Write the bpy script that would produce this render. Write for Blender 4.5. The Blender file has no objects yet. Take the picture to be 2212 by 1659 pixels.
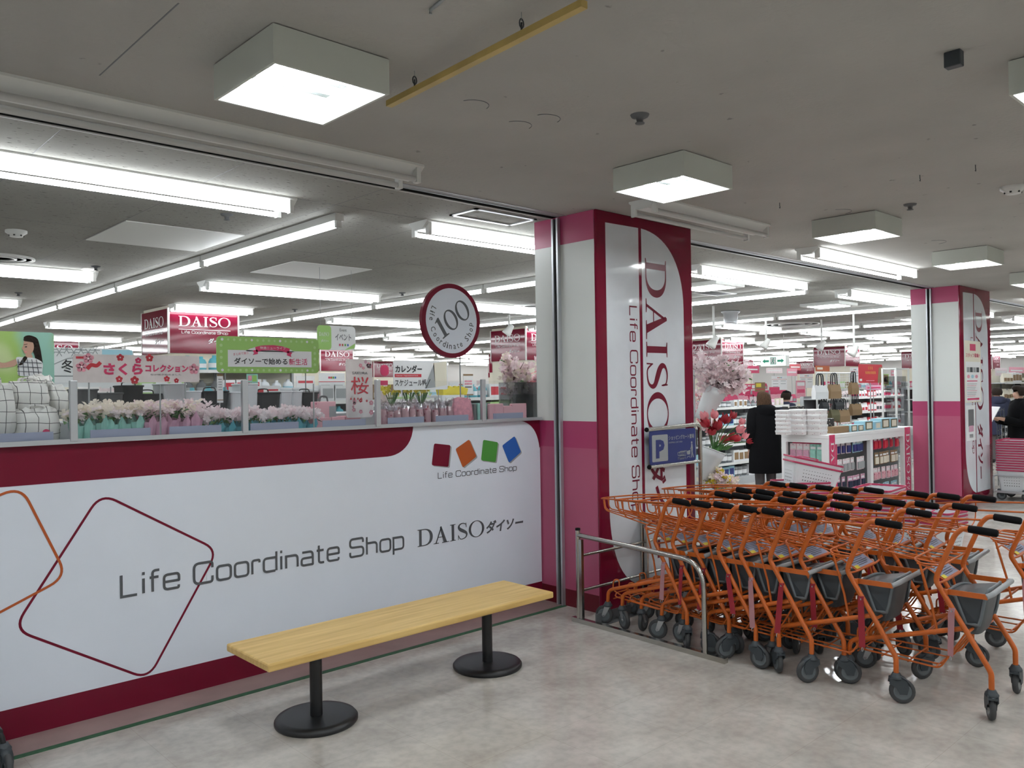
import bpy, bmesh, math, random
from mathutils import Vector, Matrix
random.seed(7)
S = bpy.context.scene
COL = S.collection
# ------------------------------------------------------------------ camera, world, exposure
R3 = ((0.73032, 0.00596, -0.68308), (-0.68295, -0.01542, -0.73031), (-0.01489, 0.99986, -0.00719))
RM = Matrix(R3)
CAM = Vector((0, 0, 1.6)); FPX = 1776.18; CX, CY = 1106.0, 829.5
cd = bpy.data.cameras.new('camera'); cam = bpy.data.objects.new('camera', cd); COL.objects.link(cam)
cd.sensor_fit = 'HORIZONTAL'; cd.sensor_width = 36.0; cd.lens = FPX / 2212 * 36.0
cd.clip_start = 0.05; cd.clip_end = 300
cam.matrix_world = Matrix.Translation(CAM) @ RM.to_4x4()
S.camera = cam
w = bpy.data.worlds.new('world'); S.world = w; w.use_nodes = True
w.node_tree.nodes['Background'].inputs[0].default_value = (0.6, 0.62, 0.65, 1)
w.node_tree.nodes['Background'].inputs[1].default_value = 0.0
S.view_settings.view_transform = 'Standard'; S.view_settings.look = 'None'
S.view_settings.gamma = 1.0; S.view_settings.use_curve_mapping = False
S.view_settings.exposure = 0.0
S.cycles.use_denoising = True
S.cycles.use_adaptive_sampling = True; S.cycles.adaptive_threshold = 0.045
S.cycles.max_bounces = 6; S.cycles.diffuse_bounces = 4; S.cycles.glossy_bounces = 3
S.cycles.transmission_bounces = 4; S.cycles.transparent_max_bounces = 16
S.cycles.caustics_reflective = False; S.cycles.caustics_refractive = False
S.cycles.sample_clamp_indirect = 6.0
TUBE = 18.0        # shop fluorescent tubes
BOXT = 66.0       # aisle box lamps
# ------------------------------------------------------------------ pixel of the photo -> point in the place
def ray(px, py): return RM @ Vector((px - CX, -(py - CY), -FPX))
def at(px, py, y=None, z=None, x=None, d=None):
    r = ray(px, py)
    if y is not None: t = (y - CAM.y) / r.y
    elif z is not None: t = (z - CAM.z) / r.z
    elif x is not None: t = (x - CAM.x) / r.x
    else: t = d / FPX
    return CAM + r * t
def proj(P):
    v = RM.transposed() @ (Vector(P) - CAM)
    if v.z > -0.05: return None
    return (CX + FPX * v.x / -v.z, CY - FPX * v.y / -v.z)
def inview(P, m=60):
    q = proj(P); return q is not None and -m < q[0] < 2212 + m and -m < q[1] < 1659 + m
# ------------------------------------------------------------------ materials
def mat(name, col, rough=0.5, metal=0.0, spec=0.5, emit=None, alpha=1.0, coat=0.0, trans=0.0, noise=0.0, nscale=8.0, bump=0.0, bscale=60.0, sub=0.0):
    m = bpy.data.materials.new(name); m.use_nodes = True
    nt = m.node_tree; b = nt.nodes['Principled BSDF']
    c = (col[0], col[1], col[2], 1)
    b.inputs['Base Color'].default_value = c; b.inputs['Roughness'].default_value = rough
    b.inputs['Metallic'].default_value = metal; b.inputs['Specular IOR Level'].default_value = spec
    b.inputs['Alpha'].default_value = alpha; b.inputs['Coat Weight'].default_value = coat
    b.inputs['Transmission Weight'].default_value = trans
    if emit:
        b.inputs['Emission Color'].default_value = c; b.inputs['Emission Strength'].default_value = emit
    tc = None
    if noise or bump:
        tc = nt.nodes.new('ShaderNodeTexCoord')
    if noise:
        n = nt.nodes.new('ShaderNodeTexNoise'); n.inputs['Scale'].default_value = nscale; n.inputs['Detail'].default_value = 4
        nt.links.new(tc.outputs['Object'], n.inputs['Vector'])
        r = nt.nodes.new('ShaderNodeValToRGB'); e = r.color_ramp.elements
        e[0].position = 0.3; e[1].position = 0.7
        e[0].color = tuple(x * (1 - noise) for x in col) + (1,); e[1].color = tuple(min(1, x * (1 + noise)) for x in col) + (1,)
        nt.links.new(n.outputs['Fac'], r.inputs['Fac']); nt.links.new(r.outputs['Color'], b.inputs['Base Color'])
    if bump:
        n2 = nt.nodes.new('ShaderNodeTexNoise'); n2.inputs['Scale'].default_value = bscale; n2.inputs['Detail'].default_value = 3
        nt.links.new(tc.outputs['Object'], n2.inputs['Vector'])
        bp = nt.nodes.new('ShaderNodeBump'); bp.inputs['Strength'].default_value = bump; bp.inputs['Distance'].default_value = 0.01
        nt.links.new(n2.outputs['Fac'], bp.inputs['Height']); nt.links.new(bp.outputs['Normal'], b.inputs['Normal'])
    return m
def glass(name, tint=(0.96, 0.98, 0.98), refl=0.08, rough=0.02):
    m = bpy.data.materials.new(name); m.use_nodes = True; nt = m.node_tree; nt.nodes.clear()
    o = nt.nodes.new('ShaderNodeOutputMaterial'); mx = nt.nodes.new('ShaderNodeMixShader')
    t = nt.nodes.new('ShaderNodeBsdfTransparent'); g = nt.nodes.new('ShaderNodeBsdfGlossy')
    t.inputs[0].default_value = tint + (1,); g.inputs['Roughness'].default_value = rough
    mx.inputs[0].default_value = refl
    nt.links.new(t.outputs[0], mx.inputs[1]); nt.links.new(g.outputs[0], mx.inputs[2]); nt.links.new(mx.outputs[0], o.inputs[0])
    return m
def emis(name, col, s):
    m = bpy.data.materials.new(name); m.use_nodes = True; nt = m.node_tree; nt.nodes.clear()
    o = nt.nodes.new('ShaderNodeOutputMaterial'); e = nt.nodes.new('ShaderNodeEmission')
    e.inputs[0].default_value = col + (1,); e.inputs[1].default_value = s; nt.links.new(e.outputs[0], o.inputs[0])
    return m
M = {}
M['tube'] = emis('lit_tube', (0.93, 0.97, 1.0), TUBE)
M['boxtube'] = emis('lit_compact_tube', (0.92, 0.97, 1.0), BOXT)
M['offtube'] = mat('unlit_tube', (0.55, 0.55, 0.54), 0.3)
M['fix'] = mat('fixture_white_enamel', (0.75, 0.76, 0.74), 0.45)
M['boxgrey'] = mat('lamp_box_grey_enamel', (0.60, 0.63, 0.58), 0.5)
M['lampref'] = mat('darkened_lamp_reflector', (0.055, 0.06, 0.062), 0.4)  # colour darkened so the glow between the lit tubes reads as grey
M['white'] = mat('white_vinyl', (0.75, 0.80, 0.89), 0.2, spec=0.5, noise=0.015, nscale=3)
M['whiteg'] = mat('glossy_white_vinyl', (0.72, 0.75, 0.80), 0.07, spec=0.55, noise=0.05, nscale=4, bump=0.03, bscale=5)
M['colwhite'] = mat('column_white_laminate', (0.74, 0.77, 0.75), 0.32, noise=0.015, nscale=2)
M['crim'] = mat('crimson_vinyl', (0.165, 0.007, 0.026), 0.28, spec=0.22)
M['crimg'] = mat('glossy_crimson_panel', (0.185, 0.008, 0.030), 0.07, spec=0.30, bump=0.018, bscale=4)
M['crimd'] = mat('dark_crimson_base', (0.15, 0.009, 0.02), 0.35)
M['rose'] = mat('rose_laminate', (0.47, 0.10, 0.19), 0.35)
M['mid'] = mat('pink_laminate', (0.42, 0.045, 0.14), 0.35)
M['txt'] = mat('grey_lettering', (0.085, 0.092, 0.105), 0.35)
M['orange'] = mat('orange_powder_coat', (0.53, 0.115, 0.014), 0.36, noise=0.10, nscale=25, spec=0.5)
M['orangel'] = mat('orange_line', (0.45, 0.09, 0.015), 0.3)
M['black'] = mat('black_rubber', (0.007, 0.007, 0.008), 0.6, spec=0.08)
M['blackm'] = mat('black_iron', (0.012, 0.013, 0.015), 0.38)
M['dgrey'] = mat('dark_grey_plastic', (0.045, 0.054, 0.062), 0.42, spec=0.4)
M['sgrey'] = mat('slate_grey_plastic', (0.125, 0.145, 0.158), 0.3)
M['lgrey'] = mat('light_grey_plastic', (0.33, 0.35, 0.36), 0.35)
M['tyre'] = mat('grey_tyre', (0.05, 0.052, 0.055), 0.6)
M['steel'] = mat('brushed_stainless', (0.50, 0.49, 0.46), 0.22, metal=1.0)
M['zinc'] = mat('zinc_plate', (0.50, 0.52, 0.54), 0.38, metal=0.9)
M['alu'] = mat('anodised_aluminium', (0.55, 0.57, 0.60), 0.35, metal=0.7)
M['dark'] = mat('dark_gap', (0.012, 0.012, 0.012), 0.7)
M['red'] = mat('red_webbing', (0.30, 0.012, 0.025), 0.6)
M['pinkweb'] = mat('faded_pink_webbing', (0.42, 0.20, 0.22), 0.6)
M['glass'] = glass('clear_acrylic', (0.97, 0.98, 0.985), 0.035)
M['gglass'] = glass('smoky_glass', (0.66, 0.67, 0.68), 0.10)
M['rim'] = mat('crimson_plastic_rim', (0.45, 0.03, 0.10), 0.4)
M['film'] = glass('clear_film', (0.90, 0.88, 0.90), 0.16, 0.12)
M['paper'] = mat('white_paper', (0.80, 0.81, 0.82), 0.5)
M['cream'] = mat('cream_wall', (0.74, 0.70, 0.58), 0.5)
M['navy'] = mat('navy_print', (0.018, 0.03, 0.16), 0.35)
M['green'] = mat('green_tape', (0.02, 0.10, 0.045), 0.5, noise=0.25, nscale=30)
M['lime'] = mat('lime_print', (0.32, 0.56, 0.15), 0.45)
M['limel'] = mat('pale_lime_print', (0.45, 0.66, 0.28), 0.45)
M['pink'] = mat('pink_print', (0.72, 0.30, 0.38), 0.5, noise=0.2, nscale=35)
M['palepink'] = mat('pale_pink_print', (0.80, 0.68, 0.71), 0.5, noise=0.12, nscale=14)
M['hot'] = mat('hot_pink_print', (0.60, 0.035, 0.13), 0.45)
M['redp'] = mat('red_print', (0.55, 0.03, 0.05), 0.45)
M['ink'] = mat('black_ink', (0.02, 0.02, 0.022), 0.5)
M['yel'] = mat('yellow_print', (0.75, 0.62, 0.05), 0.5)
M['blue'] = mat('blue_print', (0.02, 0.12, 0.45), 0.4)
M['skyb'] = mat('pale_blue_print', (0.35, 0.60, 0.70), 0.45)
M['grn'] = mat('green_print', (0.06, 0.28, 0.04), 0.45)
M['teal'] = mat('teal_wrap', (0.30, 0.60, 0.52), 0.5, noise=0.12, nscale=20)
M['lilac'] = mat('lilac_wrap', (0.62, 0.34, 0.46), 0.5, noise=0.12, nscale=20)
M['cyan'] = mat('cyan_pot', (0.10, 0.40, 0.48), 0.45)
def petalmat(name, col, k=0.5):
    m = mat(name, col, 0.6, noise=0.10, nscale=30); nt = m.node_tree; b = nt.nodes['Principled BSDF']; o = nt.nodes['Material Output']
    t = nt.nodes.new('ShaderNodeBsdfTranslucent'); t.inputs[0].default_value = col + (1,); mx = nt.nodes.new('ShaderNodeMixShader'); mx.inputs[0].default_value = k
    nt.links.new(b.outputs[0], mx.inputs[1]); nt.links.new(t.outputs[0], mx.inputs[2]); nt.links.new(mx.outputs[0], o.inputs[0]); return m
M['petal'] = petalmat('pale_pink_petal', (0.97, 0.80, 0.83), 0.4)
M['petalw'] = petalmat('cream_petal', (0.94, 0.86, 0.76)); M['petalb'] = petalmat('blush_petal', (0.96, 0.86, 0.88))
M['petalr'] = mat('red_petal', (0.38, 0.010, 0.025), 0.5, noise=0.3, nscale=20)
M['petalc'] = petalmat('coral_petal', (0.86, 0.36, 0.40))
M['leaf'] = mat('leaf_green', (0.06, 0.17, 0.04), 0.5)
M['twig'] = mat('brown_twig', (0.10, 0.055, 0.035), 0.7)
M['stripb'] = mat('lavender_grey_strip', (0.30, 0.33, 0.46), 0.45)
M['blackc'] = mat('black_cloth', (0.018, 0.02, 0.024), 0.75)
M['greyc'] = mat('grey_cloth', (0.13, 0.135, 0.14), 0.8)
M['whitep'] = mat('white_plastic', (0.76, 0.79, 0.82), 0.35)
M['kraft'] = mat('kraft_paper', (0.24, 0.15, 0.075), 0.7)
M['dgreen'] = mat('olive_paper', (0.10, 0.09, 0.04), 0.7)
M['skin'] = mat('skin', (0.55, 0.33, 0.24), 0.5)
M['hair'] = mat('dark_brown_hair', (0.022, 0.014, 0.010), 0.7, spec=0.2, bump=0.5, bscale=90)
M['hairb'] = mat('brown_hair', (0.060, 0.032, 0.018), 0.75, spec=0.15, noise=0.35, nscale=60, bump=0.6, bscale=80)
M['coat'] = mat('black_coat', (0.005, 0.005, 0.006), 0.9, spec=0.1)
M['navyc'] = mat('navy_cloth', (0.015, 0.02, 0.05), 0.8)
M['trous'] = mat('grey_trousers', (0.09, 0.08, 0.085), 0.8)
M['shelf'] = mat('grey_steel_shelf', (0.42, 0.44, 0.46), 0.4)
M['dshelf'] = mat('dark_shelf_back', (0.16, 0.17, 0.18), 0.5)
M['brass'] = mat('yellowed_plastic_lath', (0.52, 0.38, 0.12), 0.35, noise=0.12, nscale=6)
def plaid(name, base, line, scale=9.0, width=0.07):
    m = mat(name, base, 0.75); nt = m.node_tree; b = nt.nodes['Principled BSDF']
    tc = nt.nodes.new('ShaderNodeTexCoord'); sp = nt.nodes.new('ShaderNodeSeparateXYZ')
    mp = nt.nodes.new('ShaderNodeMapping'); mp.inputs['Scale'].default_value = (scale, scale, scale)
    nt.links.new(tc.outputs['Object'], mp.inputs[0])
    dn = nt.nodes.new('ShaderNodeTexNoise'); dn.inputs['Scale'].default_value = 5; nt.links.new(tc.outputs['Object'], dn.inputs[0])
    ad = nt.nodes.new('ShaderNodeMixRGB'); ad.blend_type = 'ADD'; ad.inputs[0].default_value = 0.5
    nt.links.new(mp.outputs[0], ad.inputs[1]); nt.links.new(dn.outputs['Color'], ad.inputs[2]); nt.links.new(ad.outputs[0], sp.inputs[0])
    outs = []
    for ax in ('X', 'Z'):
        f = nt.nodes.new('ShaderNodeMath'); f.operation = 'FRACT'; nt.links.new(sp.outputs[ax], f.inputs[0])
        l = nt.nodes.new('ShaderNodeMath'); l.operation = 'LESS_THAN'; l.inputs[1].default_value = width; nt.links.new(f.outputs[0], l.inputs[0]); outs.append(l)
    mxm = nt.nodes.new('ShaderNodeMath'); mxm.operation = 'MAXIMUM'
    nt.links.new(outs[0].outputs[0], mxm.inputs[0]); nt.links.new(outs[1].outputs[0], mxm.inputs[1])
    mx = nt.nodes.new('ShaderNodeMixRGB'); mx.inputs[1].default_value = base + (1,); mx.inputs[2].default_value = line + (1,)
    nt.links.new(mxm.outputs[0], mx.inputs[0]); nt.links.new(mx.outputs[0], b.inputs['Base Color'])
    return m
M['plaid'] = plaid('white_windowpane_check', (0.72, 0.71, 0.68), (0.05, 0.05, 0.05), 19.0, 0.055)
def speckle(name, base, spot, scale, thr):
    m = mat(name, base, 0.55); nt = m.node_tree; b = nt.nodes['Principled BSDF']
    tc = nt.nodes.new('ShaderNodeTexCoord'); v = nt.nodes.new('ShaderNodeTexVoronoi'); v.inputs['Scale'].default_value = scale
    nt.links.new(tc.outputs['Object'], v.inputs[0])
    l = nt.nodes.new('ShaderNodeMath'); l.operation = 'LESS_THAN'; l.inputs[1].default_value = thr; nt.links.new(v.outputs['Distance'], l.inputs[0])
    mx = nt.nodes.new('ShaderNodeMixRGB'); mx.inputs[1].default_value = base + (1,); mx.inputs[2].default_value = spot + (1,)
    nt.links.new(l.outputs[0], mx.inputs[0]); nt.links.new(mx.outputs[0], b.inputs['Base Color'])
    return m
M['sakpack'] = speckle('pink_blossom_print', (0.74, 0.40, 0.45), (0.50, 0.10, 0.18), 28, 0.22)
M['dotbox'] = speckle('white_box_small_dots', (0.76, 0.73, 0.73), (0.40, 0.22, 0.27), 42, 0.2)
M['blkdot'] = speckle('black_box_pale_dots', (0.02, 0.02, 0.022), (0.6, 0.55, 0.5), 26, 0.26)
def floor_mat():
    m = mat('polished_vinyl_tile', (0.5, 0.47, 0.43), 0.2); nt = m.node_tree; b = nt.nodes['Principled BSDF']
    tc = nt.nodes.new('ShaderNodeTexCoord')
    def nz(s, d): 
        n = nt.nodes.new('ShaderNodeTexNoise'); n.inputs['Scale'].default_value = s; n.inputs['Detail'].default_value = d
        nt.links.new(tc.outputs['Object'], n.inputs[0]); return n
    n1 = nz(3.2, 5); n2 = nz(22, 4)
    r1 = nt.nodes.new('ShaderNodeValToRGB'); e = r1.color_ramp.elements
    e[0].position = .32; e[1].position = .68; e[0].color = (.46, .425, .385, 1); e[1].color = (.61, .575, .525, 1)
    nt.links.new(n1.outputs['Fac'], r1.inputs[0])
    r2 = nt.nodes.new('ShaderNodeValToRGB'); e = r2.color_ramp.elements
    e[0].position = .35; e[1].position = .6; e[0].color = (.88, .88, .88, 1); e[1].color = (1, 1, 1, 1)
    nt.links.new(n2.outputs['Fac'], r2.inputs[0])
    mu = nt.nodes.new('ShaderNodeMixRGB'); mu.blend_type = 'MULTIPLY'; mu.inputs[0].default_value = 1
    nt.links.new(r1.outputs[0], mu.inputs[1]); nt.links.new(r2.outputs[0], mu.inputs[2])
    # tile seams every 0.45 m
    sp = nt.nodes.new('ShaderNodeSeparateXYZ'); mp = nt.nodes.new('ShaderNodeMapping'); mp.inputs['Scale'].default_value = (1 / .45, 1 / .45, 1)
    nt.links.new(tc.outputs['Object'], mp.inputs[0]); nt.links.new(mp.outputs[0], sp.inputs[0]); ls = []
    for ax in ('X', 'Y'):
        f = nt.nodes.new('ShaderNodeMath'); f.operation = 'FRACT'; nt.links.new(sp.outputs[ax], f.inputs[0])
        l = nt.nodes.new('ShaderNodeMath'); l.operation = 'LESS_THAN'; l.inputs[1].default_value = .006; nt.links.new(f.outputs[0], l.inputs[0]); ls.append(l)
    mm = nt.nodes.new('ShaderNodeMath'); mm.operation = 'MAXIMUM'; nt.links.new(ls[0].outputs[0], mm.inputs[0]); nt.links.new(ls[1].outputs[0], mm.inputs[1])
    mx = nt.nodes.new('ShaderNodeMixRGB'); mx.blend_type = 'MULTIPLY'; mx.inputs[2].default_value = (.86, .84, .82, 1)
    nt.links.new(mm.outputs[0], mx.inputs[0]); nt.links.new(mu.outputs[0], mx.inputs[1]); nt.links.new(mx.outputs[0], b.inputs['Base Color'])
    r3 = nt.nodes.new('ShaderNodeMapRange'); r3.inputs[3].default_value = .05; r3.inputs[4].default_value = .20
    nt.links.new(n1.outputs['Fac'], r3.inputs[0]); nt.links.new(r3.outputs[0], b.inputs['Roughness'])
    n4 = nz(14, 2); bp = nt.nodes.new('ShaderNodeBump'); bp.inputs['Strength'].default_value = .05; bp.inputs['Distance'].default_value = .01
    nt.links.new(n4.outputs['Fac'], bp.inputs['Height']); nt.links.new(bp.outputs[0], b.inputs['Normal'])
    b.inputs['Specular IOR Level'].default_value = .45
    return m
M['floor'] = floor_mat()
M['floorpink'] = mat('pinkish_shop_tile', (0.36, 0.265, 0.25), 0.28, noise=0.12, nscale=5)
def ceil_mat(name, base, pits):
    m = mat(name, base, 0.85, spec=0.2); nt = m.node_tree; b = nt.nodes['Principled BSDF']; tc = nt.nodes.new('ShaderNodeTexCoord')
    n = nt.nodes.new('ShaderNodeTexNoise'); n.inputs['Scale'].default_value = 1.6; n.inputs['Detail'].default_value = 6
    nt.links.new(tc.outputs['Object'], n.inputs[0])
    r = nt.nodes.new('ShaderNodeValToRGB'); e = r.color_ramp.elements; e[0].position = .3; e[1].position = .7
    e[0].color = tuple(x * .93 for x in base) + (1,); e[1].color = tuple(min(1, x * 1.05) for x in base) + (1,); nt.links.new(n.outputs['Fac'], r.inputs[0])
    mp = nt.nodes.new('ShaderNodeMapping'); mp.inputs['Scale'].default_value = (22, 60, 1) if pits else (12, 12, 1)
    nt.links.new(tc.outputs['Object'], mp.inputs[0])
    v = nt.nodes.new('ShaderNodeTexNoise'); v.inputs['Scale'].default_value = 1.0; v.inputs['Detail'].default_value = 2 if pits else 6
    nt.links.new(mp.outputs[0], v.inputs[0])
    g = nt.nodes.new('ShaderNodeValToRGB'); e = g.color_ramp.elements; e[0].position = .30 if pits else .26; e[1].position = .345 if pits else .30
    e[0].color = (.36, .36, .34, 1) if pits else (.6, .6, .6, 1); e[1].color = (1, 1, 1, 1); nt.links.new(v.outputs['Fac'], g.inputs[0])
    mu = nt.nodes.new('ShaderNodeMixRGB'); mu.blend_type = 'MULTIPLY'; mu.inputs[0].default_value = 1
    nt.links.new(r.outputs[0], mu.inputs[1]); nt.links.new(g.outputs[0], mu.inputs[2]); nt.links.new(mu.outputs[0], b.inputs['Base Color'])
    bp = nt.nodes.new('ShaderNodeBump'); bp.inputs['Strength'].default_value = .25; bp.inputs['Distance'].default_value = .01
    n5 = nt.nodes.new('ShaderNodeTexNoise'); n5.inputs['Scale'].default_value = 45; nt.links.new(tc.outputs['Object'], n5.inputs[0])
    nt.links.new(n5.outputs['Fac'], bp.inputs['Height']); nt.links.new(bp.outputs[0], b.inputs['Normal'])
    return m
M['ceil_a'] = ceil_mat('aisle_ceiling_plaster', (0.43, 0.42, 0.395), False)
M['ceil_s'] = ceil_mat('rockwool_ceiling_board', (0.34, 0.335, 0.31), True)
M['wallg'] = mat('pale_plaster_wall', (0.62, 0.61, 0.59), 0.7); M['wallw'] = mat('white_shop_wall', (0.84, 0.82, 0.81), 0.6)
def wood_mat():
    m = mat('varnished_pine', (0.55, 0.34, 0.12), 0.38, spec=0.3); nt = m.node_tree; b = nt.nodes['Principled BSDF']; tc = nt.nodes.new('ShaderNodeTexCoord')
    mp = nt.nodes.new('ShaderNodeMapping'); mp.inputs['Scale'].default_value = (1.2, 22, 10); nt.links.new(tc.outputs['Object'], mp.inputs[0])
    n = nt.nodes.new('ShaderNodeTexNoise'); n.inputs['Scale'].default_value = 2.0; n.inputs['Detail'].default_value = 6; nt.links.new(mp.outputs[0], n.inputs[0])
    r = nt.nodes.new('ShaderNodeValToRGB'); e = r.color_ramp.elements; e[0].position = .3; e[1].position = .75
    e[0].color = (.60, .385, .125, 1); e[1].color = (.80, .565, .225, 1); nt.links.new(n.outputs['Fac'], r.inputs[0]); nt.links.new(r.outputs[0], b.inputs['Base Color'])
    return m
M['wood'] = wood_mat()
# ------------------------------------------------------------------ geometry helpers
X3, Y3, Z3 = Vector((1, 0, 0)), Vector((0, 1, 0)), Vector((0, 0, 1))
class MB:
    def __init__(s): s.v = []; s.f = []; s.mi = []; s.sm = []; s.mats = []
    def _m(s, m):
        if m is None: m = s.mats[-1] if s.mats else None
        if m not in s.mats: s.mats.append(m)
        return s.mats.index(m)
    def add(s, vs, fs, m=None, smooth=False, T=None):
        k = len(s.v); i = s._m(m)
        s.v += [tuple(T @ Vector(p)) if T else tuple(p) for p in vs]
        for f in fs: s.f.append(tuple(a + k for a in f)); s.mi.append(i); s.sm.append(smooth)
        return s
    def box(s, x0, x1, y0, y1, z0, z1, m=None, bev=0.0, T=None):
        if bev <= 0:
            vs = [(x, y, z) for x in (x0, x1) for y in (y0, y1) for z in (z0, z1)]
            return s.add(vs, [(0, 1, 3, 2), (4, 6, 7, 5), (0, 4, 5, 1), (2, 3, 7, 6), (0, 2, 6, 4), (1, 5, 7, 3)], m, False, T)
        bm = bmesh.new(); bmesh.ops.create_cube(bm, size=1)
        for v in bm.verts: v.co = Vector((x0 + (v.co.x + .5) * (x1 - x0), y0 + (v.co.y + .5) * (y1 - y0), z0 + (v.co.z + .5) * (z1 - z0)))
        bmesh.ops.bevel(bm, geom=list(bm.edges), offset=bev, segments=2, affect='EDGES', profile=.5)
        bm.verts.index_update()
        s.add([v.co.copy() for v in bm.verts], [tuple(v.index for v in f.verts) for f in bm.faces], m, False, T); bm.free(); return s
    def tube(s, pts, r, n=8, m=None, closed=False, T=None):
        P = [Vector(p) for p in pts]; N = len(P); rs = r if isinstance(r, (list, tuple)) else [r] * N
        vs = []; nrm = None
        for i in range(N):
            a = P[(i - 1) % N] if (closed or i > 0) else P[i]; c = P[(i + 1) % N] if (closed or i < N - 1) else P[i]
            t = (c - a); t = t.normalized() if t.length > 1e-9 else Z3.copy()
            if nrm is None: nrm = t.orthogonal().normalized()
            nrm = (nrm - t * nrm.dot(t)); nrm = nrm.normalized() if nrm.length > 1e-6 else t.orthogonal().normalized()
            b = t.cross(nrm)
            for k in range(n):
                q = 2 * math.pi * k / n; vs.append(P[i] + (nrm * math.cos(q) + b * math.sin(q)) * rs[i])
        fs = []
        for i in range(N if closed else N - 1):
            j = (i + 1) % N
            for k in range(n): fs.append((i * n + k, i * n + (k + 1) % n, j * n + (k + 1) % n, j * n + k))
        s.add(vs, fs, m, True, T)
        if not closed: s.add(vs[:n], [tuple(range(n))[::-1]], m, False, T); s.add(vs[-n:], [tuple(range(n))], m, False, T)
        return s
    def lathe(s, prof, n=24, o=(0, 0, 0), ax=2, m=None, smooth=True, T=None):
        vs = []; N = len(prof)
        for r, h in prof:
            for k in range(n):
                q = 2 * math.pi * k / n; a, b = r * math.cos(q), r * math.sin(q)
                p = [(h, a, b), (b, h, a), (a, b, h)][ax]; vs.append((p[0] + o[0], p[1] + o[1], p[2] + o[2]))
        fs = [(i * n + k, i * n + (k + 1) % n, (i + 1) * n + (k + 1) % n, (i + 1) * n + k) for i in range(N - 1) for k in range(n)]
        s.add(vs, fs, m, smooth, T)
        if prof[0][0] > 1e-6: s.add(vs[:n], [tuple(range(n))[::-1]], m, False, T)
        if prof[-1][0] > 1e-6: s.add(vs[-n:], [tuple(range(n))], m, False, T)
        return s
    def loft(s, rings, m=None, smooth=True, cap=True, T=None):
        n = len(rings[0]); vs = [p for r in rings for p in r]
        fs = [(i * n + k, i * n + (k + 1) % n, (i + 1) * n + (k + 1) % n, (i + 1) * n + k) for i in range(len(rings) - 1) for k in range(n)]
        s.add(vs, fs, m, smooth, T)
        if cap: s.add(rings[0], [tuple(range(n))[::-1]], m, False, T); s.add(rings[-1], [tuple(range(n))], m, False, T)
        return s
    def ell(s, c, r, n=14, k=9, m=None, T=None):
        prof = [(math.sin(math.pi * i / k), -math.cos(math.pi * i / k)) for i in range(k + 1)]
        vs = [(c[0] + r[0] * a * math.cos(2 * math.pi * j / n), c[1] + r[1] * a * math.sin(2 * math.pi * j / n), c[2] + r[2] * h) for a, h in prof for j in range(n)]
        fs = [(i * n + j, i * n + (j + 1) % n, (i + 1) * n + (j + 1) % n, (i + 1) * n + j) for i in range(k) for j in range(n)]
        return s.add(vs, fs, m, True, T)
    def quad(s, a, b, c, d, m=None): return s.add([a, b, c, d], [(0, 1, 2, 3)], m)
    def prism(s, poly, fr, t, m=None):
        o, u, v = [Vector(q) for q in fr]; n = u.cross(v).normalized() * t
        P = [o + u * a + v * b for a, b in poly]; N = len(P)
        s.add(P + [p + n for p in P], [tuple(range(N))[::-1], tuple(range(N, 2 * N))] + [(i, (i + 1) % N, N + (i + 1) % N, N + i) for i in range(N)], m); return s
    def build(s, name, m=None, parent=None, loc=None):
        me = bpy.data.meshes.new(name); me.from_pydata(s.v, [], s.f)
        for q in s.mats:
            me.materials.append(q if q is not None else m)
        me.polygons.foreach_set('material_index', s.mi); me.polygons.foreach_set('use_smooth', s.sm)
        me.validate(); me.update()
        o = bpy.data.objects.new(name, me); COL.objects.link(o)
        if parent is not None: o.parent = parent
        if loc is not None: o.location = loc
        return o
def tag(o, label=None, cat=None, group=None, kind=None):
    if label: o['label'] = label
    if cat: o['category'] = cat
    if group: o['group'] = group
    if kind: o['kind'] = kind
    return o
def empty(name, loc=(0, 0, 0), rz=0.0, label=None, cat=None, group=None):
    o = bpy.data.objects.new(name, None); COL.objects.link(o); o.empty_display_size = .1
    o.location = loc; o.rotation_euler = (0, 0, rz); return tag(o, label, cat, group)
def rebase(root):
    """move the origin of a tree built in world coordinates: nothing to do when root sits at the origin"""
    return root
def copy_tree(o, parent=None):
    c = o.copy(); COL.objects.link(c)
    if parent is not None: c.parent = parent
    for ch in KIDS.get(o.name, []): copy_tree(ch, c)
    return c
KIDS = {}
def learn(root):
    """remember the children of a prototype so that copying needs no scene-wide search"""
    ks = [x for x in COL.objects if x.parent == root]
    KIDS[root.name] = ks
    for k in ks: learn(k)
def dup(root, loc, rz=0.0, label=None, group=None):
    c = copy_tree(root); c.location = loc; c.rotation_euler = (0, 0, rz)
    if label: c['label'] = label
    if group: c['group'] = group
    return c
def fillet(pts, r, k=5, closed=False):
    P = [Vector(p) for p in pts]; N = len(P); out = []
    for i in range(N):
        if not closed and i in (0, N - 1): out.append(P[i]); continue
        a, b, c = P[i - 1], P[i], P[(i + 1) % N]
        rr = r[i] if isinstance(r, (list, tuple)) else r
        la, lc = (a - b).length, (c - b).length; q = min(rr, la * .49, lc * .49)
        if q < 1e-5: out.append(b); continue
        p0 = b + (a - b).normalized() * q; p2 = b + (c - b).normalized() * q
        for j in range(k + 1):
            t = j / k; out.append(p0 * (1 - t) ** 2 + b * 2 * t * (1 - t) + p2 * t * t)
    return out
def rrect(x0, y0, x1, y1, r, k=5):
    if r <= 0: return [(x0, y0), (x1, y0), (x1, y1), (x0, y1)]
    return [(p.x, p.y) for p in fillet([(x0, y0, 0), (x1, y0, 0), (x1, y1, 0), (x0, y1, 0)], r, k, True)]
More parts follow.
